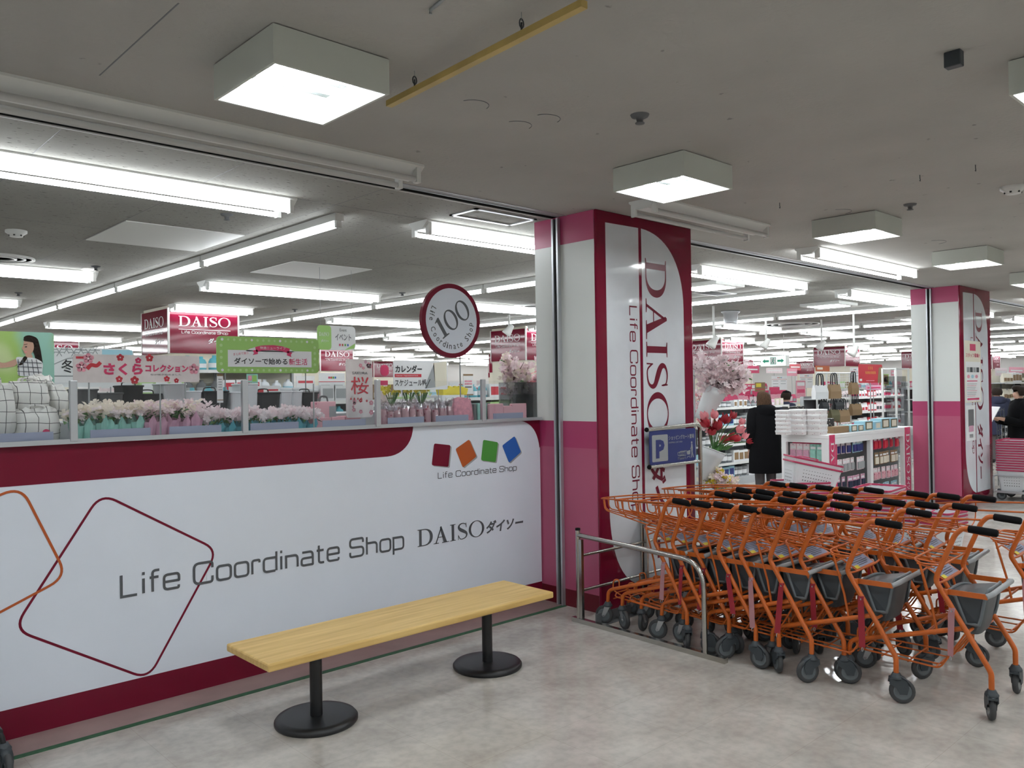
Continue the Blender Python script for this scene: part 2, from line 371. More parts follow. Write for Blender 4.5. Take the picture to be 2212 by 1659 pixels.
def circ(cx, cy, rx, ry=None, n=28):
    ry = ry or rx; return [(cx + rx * math.cos(2 * math.pi * i / n), cy + ry * math.sin(2 * math.pi * i / n)) for i in range(n)]
def catmull(pts, k=6):
    P = [Vector(p) for p in pts]; P = [P[0] * 2 - P[1]] + P + [P[-1] * 2 - P[-2]]; out = []
    for i in range(1, len(P) - 2):
        for j in range(k):
            t = j / k; a, b, c, d = P[i - 1:i + 3]
            out.append(.5 * ((2 * b) + (c - a) * t + (2 * a - 5 * b + 4 * c - d) * t * t + (3 * b - a - 3 * c + d) * t ** 3))
    return out + [P[-2]]
# ------------------------------------------------------------------ flat print: text, letters, shapes on a plane
_tc = {}
def fill2d(polys):
    c = bpy.data.curves.new('c', 'CURVE'); c.dimensions = '2D'; c.fill_mode = 'BOTH'
    for pl in polys:
        s = c.splines.new('POLY'); s.points.add(len(pl) - 1); s.use_cyclic_u = True
        for p, q in zip(s.points, pl): p.co = (q[0], q[1], 0, 1)
    ob = bpy.data.objects.new('c', c); me = bpy.data.meshes.new_from_object(ob)
    vs = [(v.co.x, v.co.y) for v in me.vertices]; fs = [tuple(p.vertices) for p in me.polygons]
    bpy.data.objects.remove(ob); bpy.data.curves.remove(c); bpy.data.meshes.remove(me); return vs, fs
def textmesh(st, bold=0.0, res=2):
    k = (st, bold, res)
    if k in _tc: return _tc[k]
    cu = bpy.data.curves.new('t', 'FONT'); cu.body = st; cu.resolution_u = res; cu.offset = bold; cu.fill_mode = 'FRONT'
    ob = bpy.data.objects.new('t', cu); me = bpy.data.meshes.new_from_object(ob)
    vs = [(v.co.x, v.co.y) for v in me.vertices]; fs = [tuple(p.vertices) for p in me.polygons]
    bpy.data.objects.remove(ob); bpy.data.curves.remove(cu); bpy.data.meshes.remove(me)
    _tc[k] = (vs, fs); return _tc[k]
def norm(vs):
    x0 = min(v[0] for v in vs); x1 = max(v[0] for v in vs); y0 = min(v[1] for v in vs); y1 = max(v[1] for v in vs)
    return [((x - x0) / max(1e-6, x1 - x0), (y - y0) / max(1e-6, y1 - y0)) for x, y in vs]
def ribbon(pts, wd, closed=False):
    P = [Vector((p[0], p[1])) for p in pts]; N = len(P); vs = []; W = wd if isinstance(wd, list) else [wd] * N
    for i in range(N):
        a = P[i - 1] if (closed or i > 0) else P[i]; c = P[(i + 1) % N] if (closed or i < N - 1) else P[i]
        d1 = (P[i] - a); d2 = (c - P[i])
        if d1.length < 1e-9: d1 = d2
        if d2.length < 1e-9: d2 = d1
        d1 = d1.normalized(); d2 = d2.normalized(); t = d1 + d2; t = t.normalized() if t.length > 1e-6 else d1
        n = Vector((-t.y, t.x)); k = 1 / max(.5, n.dot(Vector((-d1.y, d1.x)))); h = W[i] / 2 * k
        vs += [tuple(P[i] + n * h), tuple(P[i] - n * h)]
    fs = [(2 * i + 1, 2 * ((i + 1) % N) + 1, 2 * ((i + 1) % N), 2 * i) for i in range(N if closed else N - 1)]
    return vs, fs
def r2(pts, r, closed=False, k=8): return [(p.x, p.y) for p in fillet([(a, b, 0) for a, b in pts], r, k, closed)]
def lcs(st='Life Coordinate Shop', wd=.115):
    """wide squared sans capitals and lower case, cap height 1"""
    G = {}
    def o(x=0): return [(r2([(x, 0), (x + .72, 0), (x + .72, .7), (x, .7)], .2, True), True)]
    G['L'] = (.72, [([(0, 1), (0, 0), (.7, 0)], False)])
    G['i'] = (.12, [([(.06, 0), (.06, .7)], False), ([(.06, .86), (.06, 1)], False)])
    G['f'] = (.46, [(r2([(.46, 1), (.14, 1), (.14, 0)], .18), False), ([(0, .68), (.14 - wd / 2, .68)], False), ([(.14 + wd / 2, .68), (.42, .68)], False)])
    G['e'] = (.72, [(r2([(wd / 2, .36), (.72, .36), (.72, .7), (0, .7), (0, 0), (.70, 0), (.70, .14)], [0, .02, .2, .2, .2, .12, 0]), False)])
    G['C'] = (.95, [(r2([(.93, .70), (.93, 1), (0, 1), (0, 0), (.93, 0), (.93, .30)], .28), False)])
    G['o'] = (.72, o()); G['r'] = (.42, [(r2([(.0, 0), (0, .7), (.40, .7), (.40, .56)], [0, .14, .1, 0]), False)])
    G['d'] = (.72, [(r2([(.72 - wd / 2, .7), (0, .7), (0, 0), (.72 - wd / 2, 0)], .2), False), ([(.72, 0), (.72, 1)], False)]); G['n'] = (.7, [([(0, 0), (0, .7)], False), (r2([(wd / 2, .7 - wd / 2), (.68, .7 - wd / 2), (.68, 0)], .2), False)])
    G['a'] = (.7, [(r2([(.04, .7), (.68, .7), (.68, 0), (0, 0), (0, .38), (.68 - wd / 2, .38)], [0, .2, .02, .16, .16, 0]), False)])
    G['t'] = (.46, [(r2([(.14, .95), (.14, 0), (.46, 0)], .16), False), ([(0, .68), (.14 - wd / 2, .68)], False), ([(.14 + wd / 2, .68), (.44, .68)], False)])
    G['S'] = (.90, [(r2([(.86, .76), (.86, 1), (0, 1), (0, .53), (.88, .5), (.88, 0), (0, 0), (0, .26)], [0, .22, .22, .2, .2, .22, .22, 0]), False)])
    G['h'] = (.7, [([(0, 0), (0, 1)], False), (r2([(wd / 2, .7 - wd / 2), (.68, .7 - wd / 2), (.68, 0)], .2), False)])
    G['p'] = (.72, [(r2([(wd / 2, .7), (.72, .7), (.72, 0), (wd / 2, 0)], .2), False), ([(0, -.28), (0, .7 + wd / 2)], False)])
    vs, fs, x = [], [], 0
    for ch in st:
        if ch == ' ': x += .52; continue
        wdt, pl = G[ch]
        for p, c in pl:
            a, b = ribbon([(x + q[0], q[1]) for q in p], wd, c); k = len(vs); vs += a; fs += [tuple(i + k for i in f) for f in b]
        x += wdt + .22
    return vs, fs
def bez(p0, p1, p2, p3, k=10):
    return [tuple(Vector(p0) * (1 - t) ** 3 + Vector(p1) * 3 * t * (1 - t) ** 2 + Vector(p2) * 3 * t * t * (1 - t) + Vector(p3) * t ** 3) for t in [i / k for i in range(k + 1)]]
_dz = []
def daiso():
    """classical roman capitals with thick and thin strokes, cap height 1"""
    if _dz: return _dz[0]
    vs, fs = [], []
    def put(a, b, x):
        k = len(vs); vs.extend([(p[0] + x, p[1]) for p in a]); fs.extend([tuple(i + k for i in f) for f in b])
    def poly(pls, x): a, b = fill2d(pls); put(a, b, x)
    def ser(x0, x1, y, d, x): poly([[(x0, y), (x1, y), (x1, y + .035 * d), ((x0 + x1) / 2, y + .06 * d), (x0, y + .035 * d)][::d]], x)
    x = 0
    poly([[(.0, 0), (.0, .035), (.1, .06), (.1, .94), (0, .965), (0, 1), (.40, 1)] + bez((.40, 1, 0), (.72, 1, 0), (.92, .80, 0), (.92, .5, 0)) + bez((.92, .5, 0), (.92, .2, 0), (.72, 0, 0), (.40, 0, 0)),
          [(.25, .06), (.25, .94), (.38, .94)] + bez((.38, .94, 0), (.60, .94, 0), (.74, .78, 0), (.74, .5, 0)) + bez((.74, .5, 0), (.74, .22, 0), (.60, .06, 0), (.38, .06, 0))], x)
    x += .96
    poly([[(.12, .03), (.19, .03), (.49, .86), (.44, .93)]], x); poly([[(.62, .03), (.83, .03), (.50, 1.0), (.44, 1.0), (.40, .93)]], x)
    poly([[(.24, .34), (.66, .34), (.64, .385), (.26, .385)]], x); ser(0, .33, 0, 1, x); ser(.52, .97, 0, 1, x); x += 1.03
    poly([[(.10, .03), (.26, .03), (.26, .97), (.10, .97)]], x); ser(0, .36, 0, 1, x); ser(0, .36, 1, -1, x); x += .46
    c = [(p.x, p.y) for p in catmull([(.58, .76, 0), (.55, .90, 0), (.40, .97, 0), (.24, .955, 0), (.12, .86, 0), (.115, .72, 0), (.22, .60, 0), (.40, .49, 0), (.56, .38, 0), (.605, .24, 0), (.53, .10, 0), (.36, .03, 0), (.19, .05, 0), (.07, .25, 0)], 5)]
    n = len(c); W = [.045 + .135 * math.exp(-((i / (n - 1) - .5) / .17) ** 2) + .02 * math.sin(math.pi * i / (n - 1)) for i in range(n)]
    a, b = ribbon(c, W); put(a, b, x); poly([[(.55, .99), (.585, .99), (.60, .70), (.565, .70)]], x); poly([[(.04, .0), (.075, .0), (.085, .30), (.05, .30)]], x); x += .74
    poly([circ(.52, .5, .52, .52, 40), circ(.52, .5, .365, .475, 40)[::-1]], x)
    _dz.append((vs, fs)); return _dz[0]
class Gfx:
    """printed shapes on a plane: origin o, right u, up v; they lie just proud of the plane (towards u x v)"""
    def __init__(s, o, u=X3, v=Z3, lift=.0012):
        s.o = Vector(o); s.u = Vector(u).normalized(); s.v = Vector(v).normalized(); s.n = s.u.cross(s.v); s.lift = lift; s.mb = MB(); s.k = 0
    def raw(s, vs, fs, m, layer=1):
        s.mb.add([s.o + s.u * a + s.v * b + s.n * (s.lift * layer) for a, b in vs], fs, m); return s
    def poly(s, pls, m, layer=1):
        if pls and not isinstance(pls[0][0], (tuple, list, Vector)): pls = [pls]
        a, b = fill2d(pls); return s.raw(a, b, m, layer)
    def line(s, pts, wd, m, closed=False, layer=1):
        a, b = ribbon(pts, wd, closed); return s.raw(a, b, m, layer)
    def rect(s, x0, y0, x1, y1, m, r=0, layer=1):
        if r <= 0: return s.raw([(x0, y0), (x1, y0), (x1, y1), (x0, y1)], [(0, 1, 2, 3)], m, layer)
        return s.poly([rrect(x0, y0, x1, y1, r)], m, layer)
    def fit(s, mesh, m, x0, y0, x1, y1, layer=2, rot=0.0, shear=0.0):
        vs, fs = mesh; nv = norm([(x + shear * y, y) for x, y in vs]); cx, cy = (x0 + x1) / 2, (y0 + y1) / 2; c, d = math.cos(rot), math.sin(rot); out = []
        for a, b in nv:
            p, q = (a - .5) * (x1 - x0), (b - .5) * (y1 - y0); out.append((cx + p * c - q * d, cy + p * d + q * c))
        return s.raw(out, fs, m, layer)
    def text(s, st, m, x0, y0, x1, y1, bold=0.0, layer=2, rot=0.0, shear=0.0, res=2): return s.fit(textmesh(st, bold, res), m, x0, y0, x1, y1, layer, rot, shear)
    def build(s, name, parent=None): return s.mb.build(name, None, parent)
def board(name, o, u, v, wd, ht, t, m, r=0.0, parent=None):
    """a sign board: lower left front corner o, thickness t behind the face"""
    u = Vector(u).normalized(); v = Vector(v).normalized(); n = u.cross(v)
    mb = MB(); mb.mats.append(m); mb.prism(rrect(0, 0, wd, ht, r), (Vector(o) - n * t, u, v), t, m); return mb.build(name, None, parent)
def persp_box(px0, py0, px1, py1, y):
    """box on a plane facing the aisle at depth y that covers this pixel box"""
    a = at(px0, (py0 + py1) / 2, y=y).x; b = at(px1, (py0 + py1) / 2, y=y).x
    cxp = (px0 + px1) / 2; return a, b, at(cxp, py1, y=y).z, at(cxp, py0, y=y).z
ONES = ['', 'first', 'second', 'third', 'fourth', 'fifth', 'sixth', 'seventh', 'eighth', 'ninth']
def nth(k):
    k += 1
    if k < 10: return ONES[k]
    if k < 20: return ['tenth', 'eleventh', 'twelfth', 'thirteenth', 'fourteenth', 'fifteenth', 'sixteenth', 'seventeenth', 'eighteenth', 'nineteenth'][k - 10]
    t = k // 10; return ['twentieth', 'thirtieth', 'fortieth', 'fiftieth', 'sixtieth', 'seventieth'][t - 2] if k % 10 == 0 else ['twenty', 'thirty', 'forty', 'fifty', 'sixty', 'seventy'][t - 2] + '-' + ONES[k % 10]
ORD = ['first', 'second', 'third', 'fourth', 'fifth', 'sixth', 'seventh', 'eighth', 'ninth', 'tenth', 'eleventh', 'twelfth', 'thirteenth', 'fourteenth']
# ------------------------------------------------------------------ the setting
CZ = 2.88
def struct(name, mb, m=None): return tag(mb.build(name, m), kind='structure')
FX0, FX1, FY0, FY1 = -4.5, 45.5, -7.0, 31.0
struct('floor', MB().box(FX0, FX1, FY0, FY1, -.12, 0, M['floor']))
struct('trim_1', MB().box(-3.0, 4.44, 4.215, 4.44, -.05, .002, M['floorpink']))
tag(MB().box(-3.0, 4.43, 4.178, 4.215, -.02, .0025, M['green']).build('floor_tape'), 'green tape line along the floor in front of the white sign wall', 'tape')
struct('ceiling_1', MB().box(FX0, FX1, FY0, 4.13, CZ, CZ + .12, M['ceil_a'])); bpy.data.objects['ceiling_1'].name = 'ceiling'
mb = MB(); mb.box(FX0, FX1, 4.30, FY1, CZ, CZ + .12, M['ceil_s'])
# fine joints between the boards, every 1.8 m
struct('ceiling', mb)
mb = MB(); mb.box(FX0, FX1, 4.13, 4.212, CZ + .002, CZ + .2, M['shelf']); mb.box(FX0, FX1, 4.13, 4.136, CZ - .004, CZ + .01, M['alu']); mb.box(FX0, FX1, 4.208, 4.212, CZ - .004, CZ + .01, M['alu']); mb.box(FX0, FX1, 4.292, 4.30, CZ - .004, CZ + .003, M['fix']); mb.box(FX0, FX1, 4.290, 4.299, CZ + .003, CZ + .2, M['dark']); mb.box(FX0, FX1, 4.212, 4.215, CZ + .003, CZ + .2, M['dark']); mb.box(FX0, FX1, 4.212, 4.294, CZ + .08, CZ + .2, M['dark'])
struct('trim_2', mb)
struct('wall_back', MB().box(FX0, FX1, FY0 - .12, FY0, 0, CZ + .12, M['wallg']))
struct('wall_left', MB().box(FX0 - .12, FX0, FY0, FY1, 0, CZ + .12, M['wallg']))
struct('wall_front', MB().box(FX0, FX1, FY1, FY1 + .12, 0, CZ + .12, M['wallw']))
struct('wall_right', MB().box(FX1, FX1 + .12, FY0, FY1, 0, CZ + .12, M['wallw']))
# ------------------------------------------------------------------ low sign wall in front of the shop
PY = 4.43
pan = MB().box(-2.4, 4.425, PY, PY + .045, 0.0, 1.369, M['white']).build('sign_wall')
tag(pan, 'long low white sign wall with crimson bands under the glass screen', 'low wall')
g = Gfx((0, PY, 0))
g.rect(-2.4, 0, 4.425, .144, M['crim'])
g.poly([(-2.4, 1.3685), (-2.4, 1.182), (3.03, 1.182)] + bez((3.03, 1.182, 0), (3.14, 1.182, 0), (3.235, 1.25, 0), (3.24, 1.3685, 0)), M['crim'])
g.poly([(4.425, 1.3685), (4.425, 1.16)] + bez((4.418, 1.16, 0), (4.40, 1.28, 0), (4.34, 1.35, 0), (4.225, 1.3685, 0)), M['crim'])
g.build('crimson_band', pan)
# faint panel joints
g = Gfx((0, PY, 0))
def q2(px, py): p = at(px, py, y=PY); return (p.x, p.z)
dia = [(1.308, 1.112), (1.905, .742), (1.527, .128), (.918, .512)]
g.line(r2(dia, .085, True), .012, M['crim'], True); g.build('outline_square', pan)
g = Gfx((0, PY, 0), lift=.002)
g.line(r2([(.955, 1.182), (1.15, .722), (.50, .45), (.31, .91)], .085, True), .012, M['orangel'], True); g.build('outline_square', pan)
g = Gfx((0, PY, 0)); g.fit(lcs(wd=.125), M['txt'], 1.393, .545, 3.155, .692); 
g.fit(daiso(), M['txt'], 3.262, .564, 3.850, .682)
g.text('ダイソー', M['txt'], 3.868, .575, 4.235, .664, bold=.035, shear=.18)
g.fit(lcs(wd=.115), M['txt'], 3.440, .995, 4.177, 1.048); g.build('lettering', pan)
g = Gfx((0, PY, 0))
for pts, c in (([(3.412, 1.246), (3.554, 1.226), (3.533, 1.078), (3.389, 1.100)], 'crim'), ([(3.597, 1.197), (3.722, 1.258), (3.788, 1.133), (3.661, 1.063)], 'orangel'),
               ([(3.853, 1.248), (3.994, 1.222), (3.969, 1.079), (3.829, 1.103)], 'grn'), ([(4.034, 1.196), (4.160, 1.259), (4.223, 1.137), (4.100, 1.065)], 'blue')):
    g.poly(r2([(a + .012, b - .008) for a, b in pts], .014, True), M['lgrey'], 1); g.poly(r2(pts, .014, True), M[c], 2)
g.build('card_logo', pan)
# ------------------------------------------------------------------ glass screen on the sign wall
GY = 4.405
scr = empty('glass_screen', (0, 0, 0), 0, 'clear acrylic screen with aluminium posts on top of the low white sign wall', 'screen')
MB().box(-2.4, 4.425, GY - .01, PY + .045, 1.369, 1.380, M['alu']).build('sill_rail', None, scr)
MB().box(-2.4, 4.425, GY - .004, GY + .010, 1.380, 1.392, M['alu']).build('glazing_channel', None, scr)
posts = [-1.475, -.59, .295, 1.18, 2.06, 2.948, 3.838]
for x in posts: MB().box(x - .017, x + .017, GY - .012, GY + .014, 1.38, 1.678, M['alu'], .003).build('post', None, scr)
ends = posts + [4.405]
for a, b in zip(ends[:-1], ends[1:]):
    MB().box(a + .018, b - .018, GY, GY + .004, 1.386, 1.668, M['glass']).build('pane', None, scr)
for x in (1.60, 2.50):
    MB().tube([(x, GY + .012, 1.385), (x, GY + .012, 1.655)], .004, 6, M['lgrey']).build('clip_rod', None, scr)
# price strips behind the glass
for i, (a, b, lb) in enumerate([(-10, 115, 'under the checked bags'), (195, 325, 'under the teal wrapped flower pots'), (366, 478, 'under the pink wrapped flower pots'), (541, 645, 'under the blue flower pots'),
                   (697, 790, 'under the blossom printed tissue packs'), (838, 916, 'under the left of the film wrapped pink bags'), (942, 1012, 'under the right of the film wrapped pink bags'), (1066, 1130, 'under the flat pink packs by the column')]):
    x0 = at(a, 945, y=4.418).x; x1 = at(b, 925, y=4.418).x
    tag(MB().box(x0, x1, 4.416, 4.419, 1.381, 1.432, M['stripb']).build('label_strip'), 'lavender grey label strip behind the glass, ' + lb, 'label strip', 'label strips behind the glass screen')
# ------------------------------------------------------------------ the big shop columns
def make_column():
    x0, x1, y0, y1 = 0, 1.16, 0, .60
    c = MB().box(x0, x1, y0, y1, 0, CZ, M['colwhite']).build('shop_column')
    for k, (u0, u1) in enumerate(((0.0, y1),)):
        g = Gfx((0, y1, 0), (0, -1, 0), Z3)
        g.rect(0, 2.67, y1, CZ, M['mid']); g.rect(0, 1.17, y1, 1.365, M['mid']); g.rect(0, .125, y1, 1.17, M['rose']); g.rect(0, 0, y1, .125, M['crimd'])
        g.build('pink_band', c)
    fp = MB().box(-.004, x1 + .004, -.022, 0, 0, CZ, M['crimg'], .006).build('sign_panel', None, c)
    g = Gfx((0, -.022, 0))
    arc = bez((.515, 2.802, 0), (.80, 2.79, 0), (1.04, 2.62, 0), (1.042, 2.22, 0), 16)
    g.poly([(.098, 2.796), (.098, .80)] + bez((.098, .80, 0), (.09, .45, 0), (.20, .17, 0), (.478, .13, 0), 16) + [(.478, 2.802)], M['whiteg'])
    g.poly(arc + [(1.042, .13), (.512, .13), (.512, 2.802)], M['whiteg'])
    g.build('white_field', fp)
    g = Gfx((.0, -.022, 0), (0, 0, -1), (1, 0, 0))
    g.fit(daiso(), M['crim'], -2.585, .548, -1.235, .822, layer=2)
    g.text('ダイソー', M['crim'], -1.05, .566, -.30, .775, bold=.035, shear=.0, layer=2)
    g.fit(lcs(wd=.12), M['crim'], -2.212, .337, -.66, .452, layer=2)
    g.build('lettering', fp)
    # shutter guide rail
    MB().box(-.030, 0, .33, .347, 0, CZ - .012, M['alu']).box(-.030, 0, .378, .395, 0, CZ - .012, M['alu']).box(-.008, 0, .347, .378, 0, CZ - .012, M['dark']).build('shutter_rail', None, c)
    return c
c1 = make_column(); c1.location = (4.44, 3.869, 0)
tag(c1, 'tall pink and white column with crimson sign face beside the low white sign wall', 'column')
learn(c1)
c2 = dup(c1, (11.60, 3.845, 0), 0, 'farther pink and white column with paper posters on its crimson sign face')
# posters on the far column
X2 = 11.60; YF = 3.845 - .024
a = at(2083, 735, y=YF); b = at(2120, 868, y=YF)
po = board('paper_poster', (a.x, YF - .001, b.z), X3, Z3, b.x - a.x, a.z - b.z, .003, M['cream']); tag(po, 'cream staff recruitment poster taped to the farther column', 'poster')
W_, H_ = b.x - a.x, a.z - b.z; g = Gfx((a.x, YF - .001, b.z))
g.rect(W_ * .32, H_ * .84, W_ * .68, H_ * .95, M['hot']); g.text('スタッフ募集!!', M['hot'], W_ * .06, H_ * .73, W_ * .92, H_ * .80, bold=.008); g.rect(W_ * .05, H_ * .02, W_ * .95, H_ * .66, M['paper'], layer=1)
for i in range(4): g.rect(W_ * (.1 + .2 * i), H_ * .49, W_ * (.27 + .2 * i), H_ * .57, M['dgrey' if i % 2 else 'lgrey'], layer=2)
for i in range(3): g.poly(circ(W_ * (.2 + .25 * i), H_ * .42, W_ * .09, H_ * .03, 14), M['skyb' if i % 2 else 'pink'], 2)
g.rect(W_ * .1, H_ * .34, W_ * .75, H_ * .355, M['hot'], layer=2)
for i in range(8): g.rect(W_ * .1, H_ * (.10 + .028 * i), W_ * (.6 + .04 * (i % 4)), H_ * (.108 + .028 * i), M['lgrey' if i % 3 else 'pink'], layer=2)
g.rect(W_ * .1, H_ * .04, W_ * .85, H_ * .07, M['hot'], layer=2); g.build('print', po)
a = at(2087, 876, y=YF); b = at(2108, 950, y=YF); W_, H_ = b.x - a.x, a.z - b.z
po = board('paper_poster', (a.x, YF - .001, b.z), X3, Z3, W_, H_, .002, M['paper']); tag(po, 'small torn white poster with a photo below the recruitment poster', 'poster')
g = Gfx((a.x, YF - .001, b.z)); g.rect(W_ * .2, H_ * .40, W_ * .8, H_ * .88, M['greyc']); g.rect(W_ * .25, H_ * .25, W_ * .75, H_ * .42, M['lilac'], layer=2); g.rect(W_ * .3, H_ * .08, W_ * .7, H_ * .18, M['lgrey']); g.build('print', po)
# ------------------------------------------------------------------ ceiling lamps
def make_boxlamp():
    r = empty('box_lamp')
    h = .135; w_, d_ = .48, .49; t = .012
    MB().box(0, w_, 0, t, -h, 0, M['boxgrey']).box(0, w_, d_ - t, d_, -h, 0, M['boxgrey']).box(0, t, t, d_ - t, -h, 0, M['boxgrey']).box(w_ - t, w_, t, d_ - t, -h, 0, M['boxgrey']).build('housing', None, r)
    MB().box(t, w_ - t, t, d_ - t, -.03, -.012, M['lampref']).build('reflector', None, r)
    MB().box(.01, w_ - .01, .01, d_ - .01, -.012, .004, M['dark']).build('gap', None, r).name = 'gap_shade'  # dark sheet standing in for the shaded gap between lamp box and ceiling
    for y in (.115, .245, .375):
        MB().box(.045, w_ - .06, y - .025, y + .025, -.092, -.066, M['boxtube'], .012).build('lamp_tube', None, r)
        MB().box(t, .045, y - .03, y + .03, -.095, -.05, M['fix']).build('socket', None, r)
    return r
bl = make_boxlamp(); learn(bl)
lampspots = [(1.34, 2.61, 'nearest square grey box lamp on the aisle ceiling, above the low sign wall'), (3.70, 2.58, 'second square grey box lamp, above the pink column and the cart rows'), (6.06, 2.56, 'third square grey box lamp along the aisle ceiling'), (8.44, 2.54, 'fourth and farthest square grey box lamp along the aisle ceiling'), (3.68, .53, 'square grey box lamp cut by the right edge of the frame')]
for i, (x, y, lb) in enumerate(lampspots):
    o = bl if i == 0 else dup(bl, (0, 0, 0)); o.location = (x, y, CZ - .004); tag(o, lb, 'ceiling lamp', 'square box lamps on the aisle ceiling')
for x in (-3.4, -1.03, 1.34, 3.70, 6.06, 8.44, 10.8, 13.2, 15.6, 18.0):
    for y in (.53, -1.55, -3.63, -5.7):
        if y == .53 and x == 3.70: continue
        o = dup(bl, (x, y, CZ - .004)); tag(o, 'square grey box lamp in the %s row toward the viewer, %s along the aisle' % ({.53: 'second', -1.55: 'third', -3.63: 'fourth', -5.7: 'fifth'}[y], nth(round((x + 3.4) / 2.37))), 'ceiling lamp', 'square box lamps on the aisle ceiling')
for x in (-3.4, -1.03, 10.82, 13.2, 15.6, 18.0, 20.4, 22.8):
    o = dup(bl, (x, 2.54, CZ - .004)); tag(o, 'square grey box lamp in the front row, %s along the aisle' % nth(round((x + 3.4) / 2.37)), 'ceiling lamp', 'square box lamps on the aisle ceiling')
def make_twin(L, lit=True):
    r = empty('fluorescent_light'); T = M['tube'] if lit else M['offtube']
    prof = [(-.115, 0), (-.115, -.012), (-.045, -.065), (.045, -.065), (.115, -.012), (.115, 0)]
    mb = MB(); n = len(prof)
    for s in (-1, 1):
        for x in (.035, L - .035): mb.box(x - .014, x + .014, s * .088 - .02, s * .088 + .02, -.105, -.02, M['fix'])
    vs = [(0, a, b) for a, b in prof] + [(L, a, b) for a, b in prof]
    mb.add(vs, [tuple(range(n))[::-1], tuple(range(n, 2 * n))] + [(i, (i + 1) % n, n + (i + 1) % n, n + i) for i in range(n)], M['fix']); mb.build('housing', None, r)
    for s in (-1, 1):
        MB().tube([(.05, s * .088, -.085), (L - .05, s * .088, -.085)], .0165, 8, T).build('lamp_tube', None, r)
    return r
def make_strip(L=2.36):
    r = empty('strip_light')
    MB().box(-.035, .035, 0, L, -.052, 0, M['fix']).box(-.02, .02, .011, .039, -.1, -.05, M['fix']).box(-.02, .02, L - .039, L - .011, -.1, -.05, M['fix']).build('housing', None, r)
    MB().tube([(0, .04, -.080), (0, L - .04, -.080)], .0185, 8, M['tube']).build('lamp_tube', None, r)
    return r
tw = make_twin(2.36); learn(tw); st = make_strip(); learn(st); ut = make_twin(2.36, False); learn(ut)
first = [True, True]; LAST = [None]
def put_twin(x, y, lb, grp='twin tube lights across the shop ceiling'):
    if first[0]: o = tw; first[0] = False; o.location = (x, y, CZ)
    else: o = dup(tw, (x, y, CZ))
    LAST[0] = o; tag(o, lb, 'ceiling light', grp)
def put_strip(x, y, lb):
    if first[1]: o = st; first[1] = False; o.location = (x, y, CZ)
    else: o = dup(st, (x, y, CZ))
    tag(o, lb, 'ceiling light', 'lines of strip lights running into the shop')
SX = [3.12 + 3.46 * i for i in range(14)]
rows = [4.99, 9.15, 12.3, 15.7, 19.2, 22.6, 26.0, 29.4, 32.8, 36.2, 39.6]
for j, y in enumerate(rows):
    for i in range(-1, 14):
        x = .31 + 3.47 * i
        if i == 0 and j == 0: x = .30
        if i == 1 and j == 0: x = 3.72
        if not (inview((x, y, 2.8), 250) or inview((x + 2.36, y, 2.8), 250)) and not (j < 2 and i < 6): continue
        dpt = y * .73 + x * .683
        if dpt > 54 or y > 30 or x > 43: continue
        lb = 'lit twin-tube light in the %s row back from the shopfront, %s bay along' % (nth(j), nth(i + 1))
        k_ = round((x + 1.0 - 4.94) / 7.06); xp = 4.44 + 7.06 * k_
        if k_ >= 0 and abs(y - 12.3) < .1 and x < xp + 1.05 and x + 2.36 > xp - .05:
            put_twin(xp - .05, 11.66, lb); LAST[0].scale = (.5, 1, 1); continue
        if k_ >= 0 and any(yp - .2 < y < yp + 1.2 for yp in (19.92, 27.97)) and x < xp + 1.05 and x + 2.36 > xp - .05: y -= 1.0 if abs(y - 28.5) > 1 else .0
        put_twin(x, y, lb)
for i, x in enumerate(SX):
    for k in range(16):
        y = 5.11 + 2.39 * k; dpt = (y + 1) * .73 + x * .683
        if dpt > 54 or y > 28.5 or x > 44 or not (inview((x, y, 2.8), 250) or inview((x, y + 2.36, 2.8), 250)): continue
        lb = 'strip light in the %s long line from the left, %s unit from the shopfront' % (nth(i), nth(k))
        put_strip(x, y, lb)
ut.location = (.46, 3.825, CZ); tag(ut, 'long unlit twin-tube light on the aisle ceiling above the sign wall', 'ceiling light', 'unlit tube lights on the aisle ceiling')
u2 = dup(ut, (-1.93, 3.825, CZ), 0, 'unlit twin-tube light at the left edge of the aisle ceiling')
u3 = dup(ut, (4.46, 3.45, CZ), 0, 'short unlit twin-tube light behind the second box lamp')
u3.scale = (.63, 1, 1)
o = dup(tw, (7.20, 3.68, CZ)); tag(o, 'lit twin-tube light on the aisle ceiling between the two columns', 'ceiling light', 'lit tube lights on the aisle ceiling')
for x in (14.2, 21.2):
    o = dup(tw, (x, 3.68, CZ)); tag(o, 'lit twin-tube light on the aisle ceiling, %s beyond the farther column' % ('first' if x < 20 else 'second'), 'ceiling light', 'lit tube lights on the aisle ceiling')
# ------------------------------------------------------------------ bench
bn = empty('bench', (2.555, 3.57, 0), 0, 'long low pine bench on two round black pedestals in front of the sign wall', 'bench')
MB().box(-.892, .892, -.215, .215, .383, .42, M['wood'], .008).build('seat', None, bn)
for x in (-.525, .585):
    p = MB().tube([(x, .03, .02), (x, .03, .385)], .030, 20, M['blackm']).box(x - .09, x + .09, -.06, .12, .372, .383, M['blackm']).build('pedestal', None, bn)
    MB().lathe([(0, .034), (.165, .034), (.19, .03), (.2, .018), (.2, .006), (.195, 0)], 40, (x, .03, 0), 2, M['blackm']).build('base', None, p)
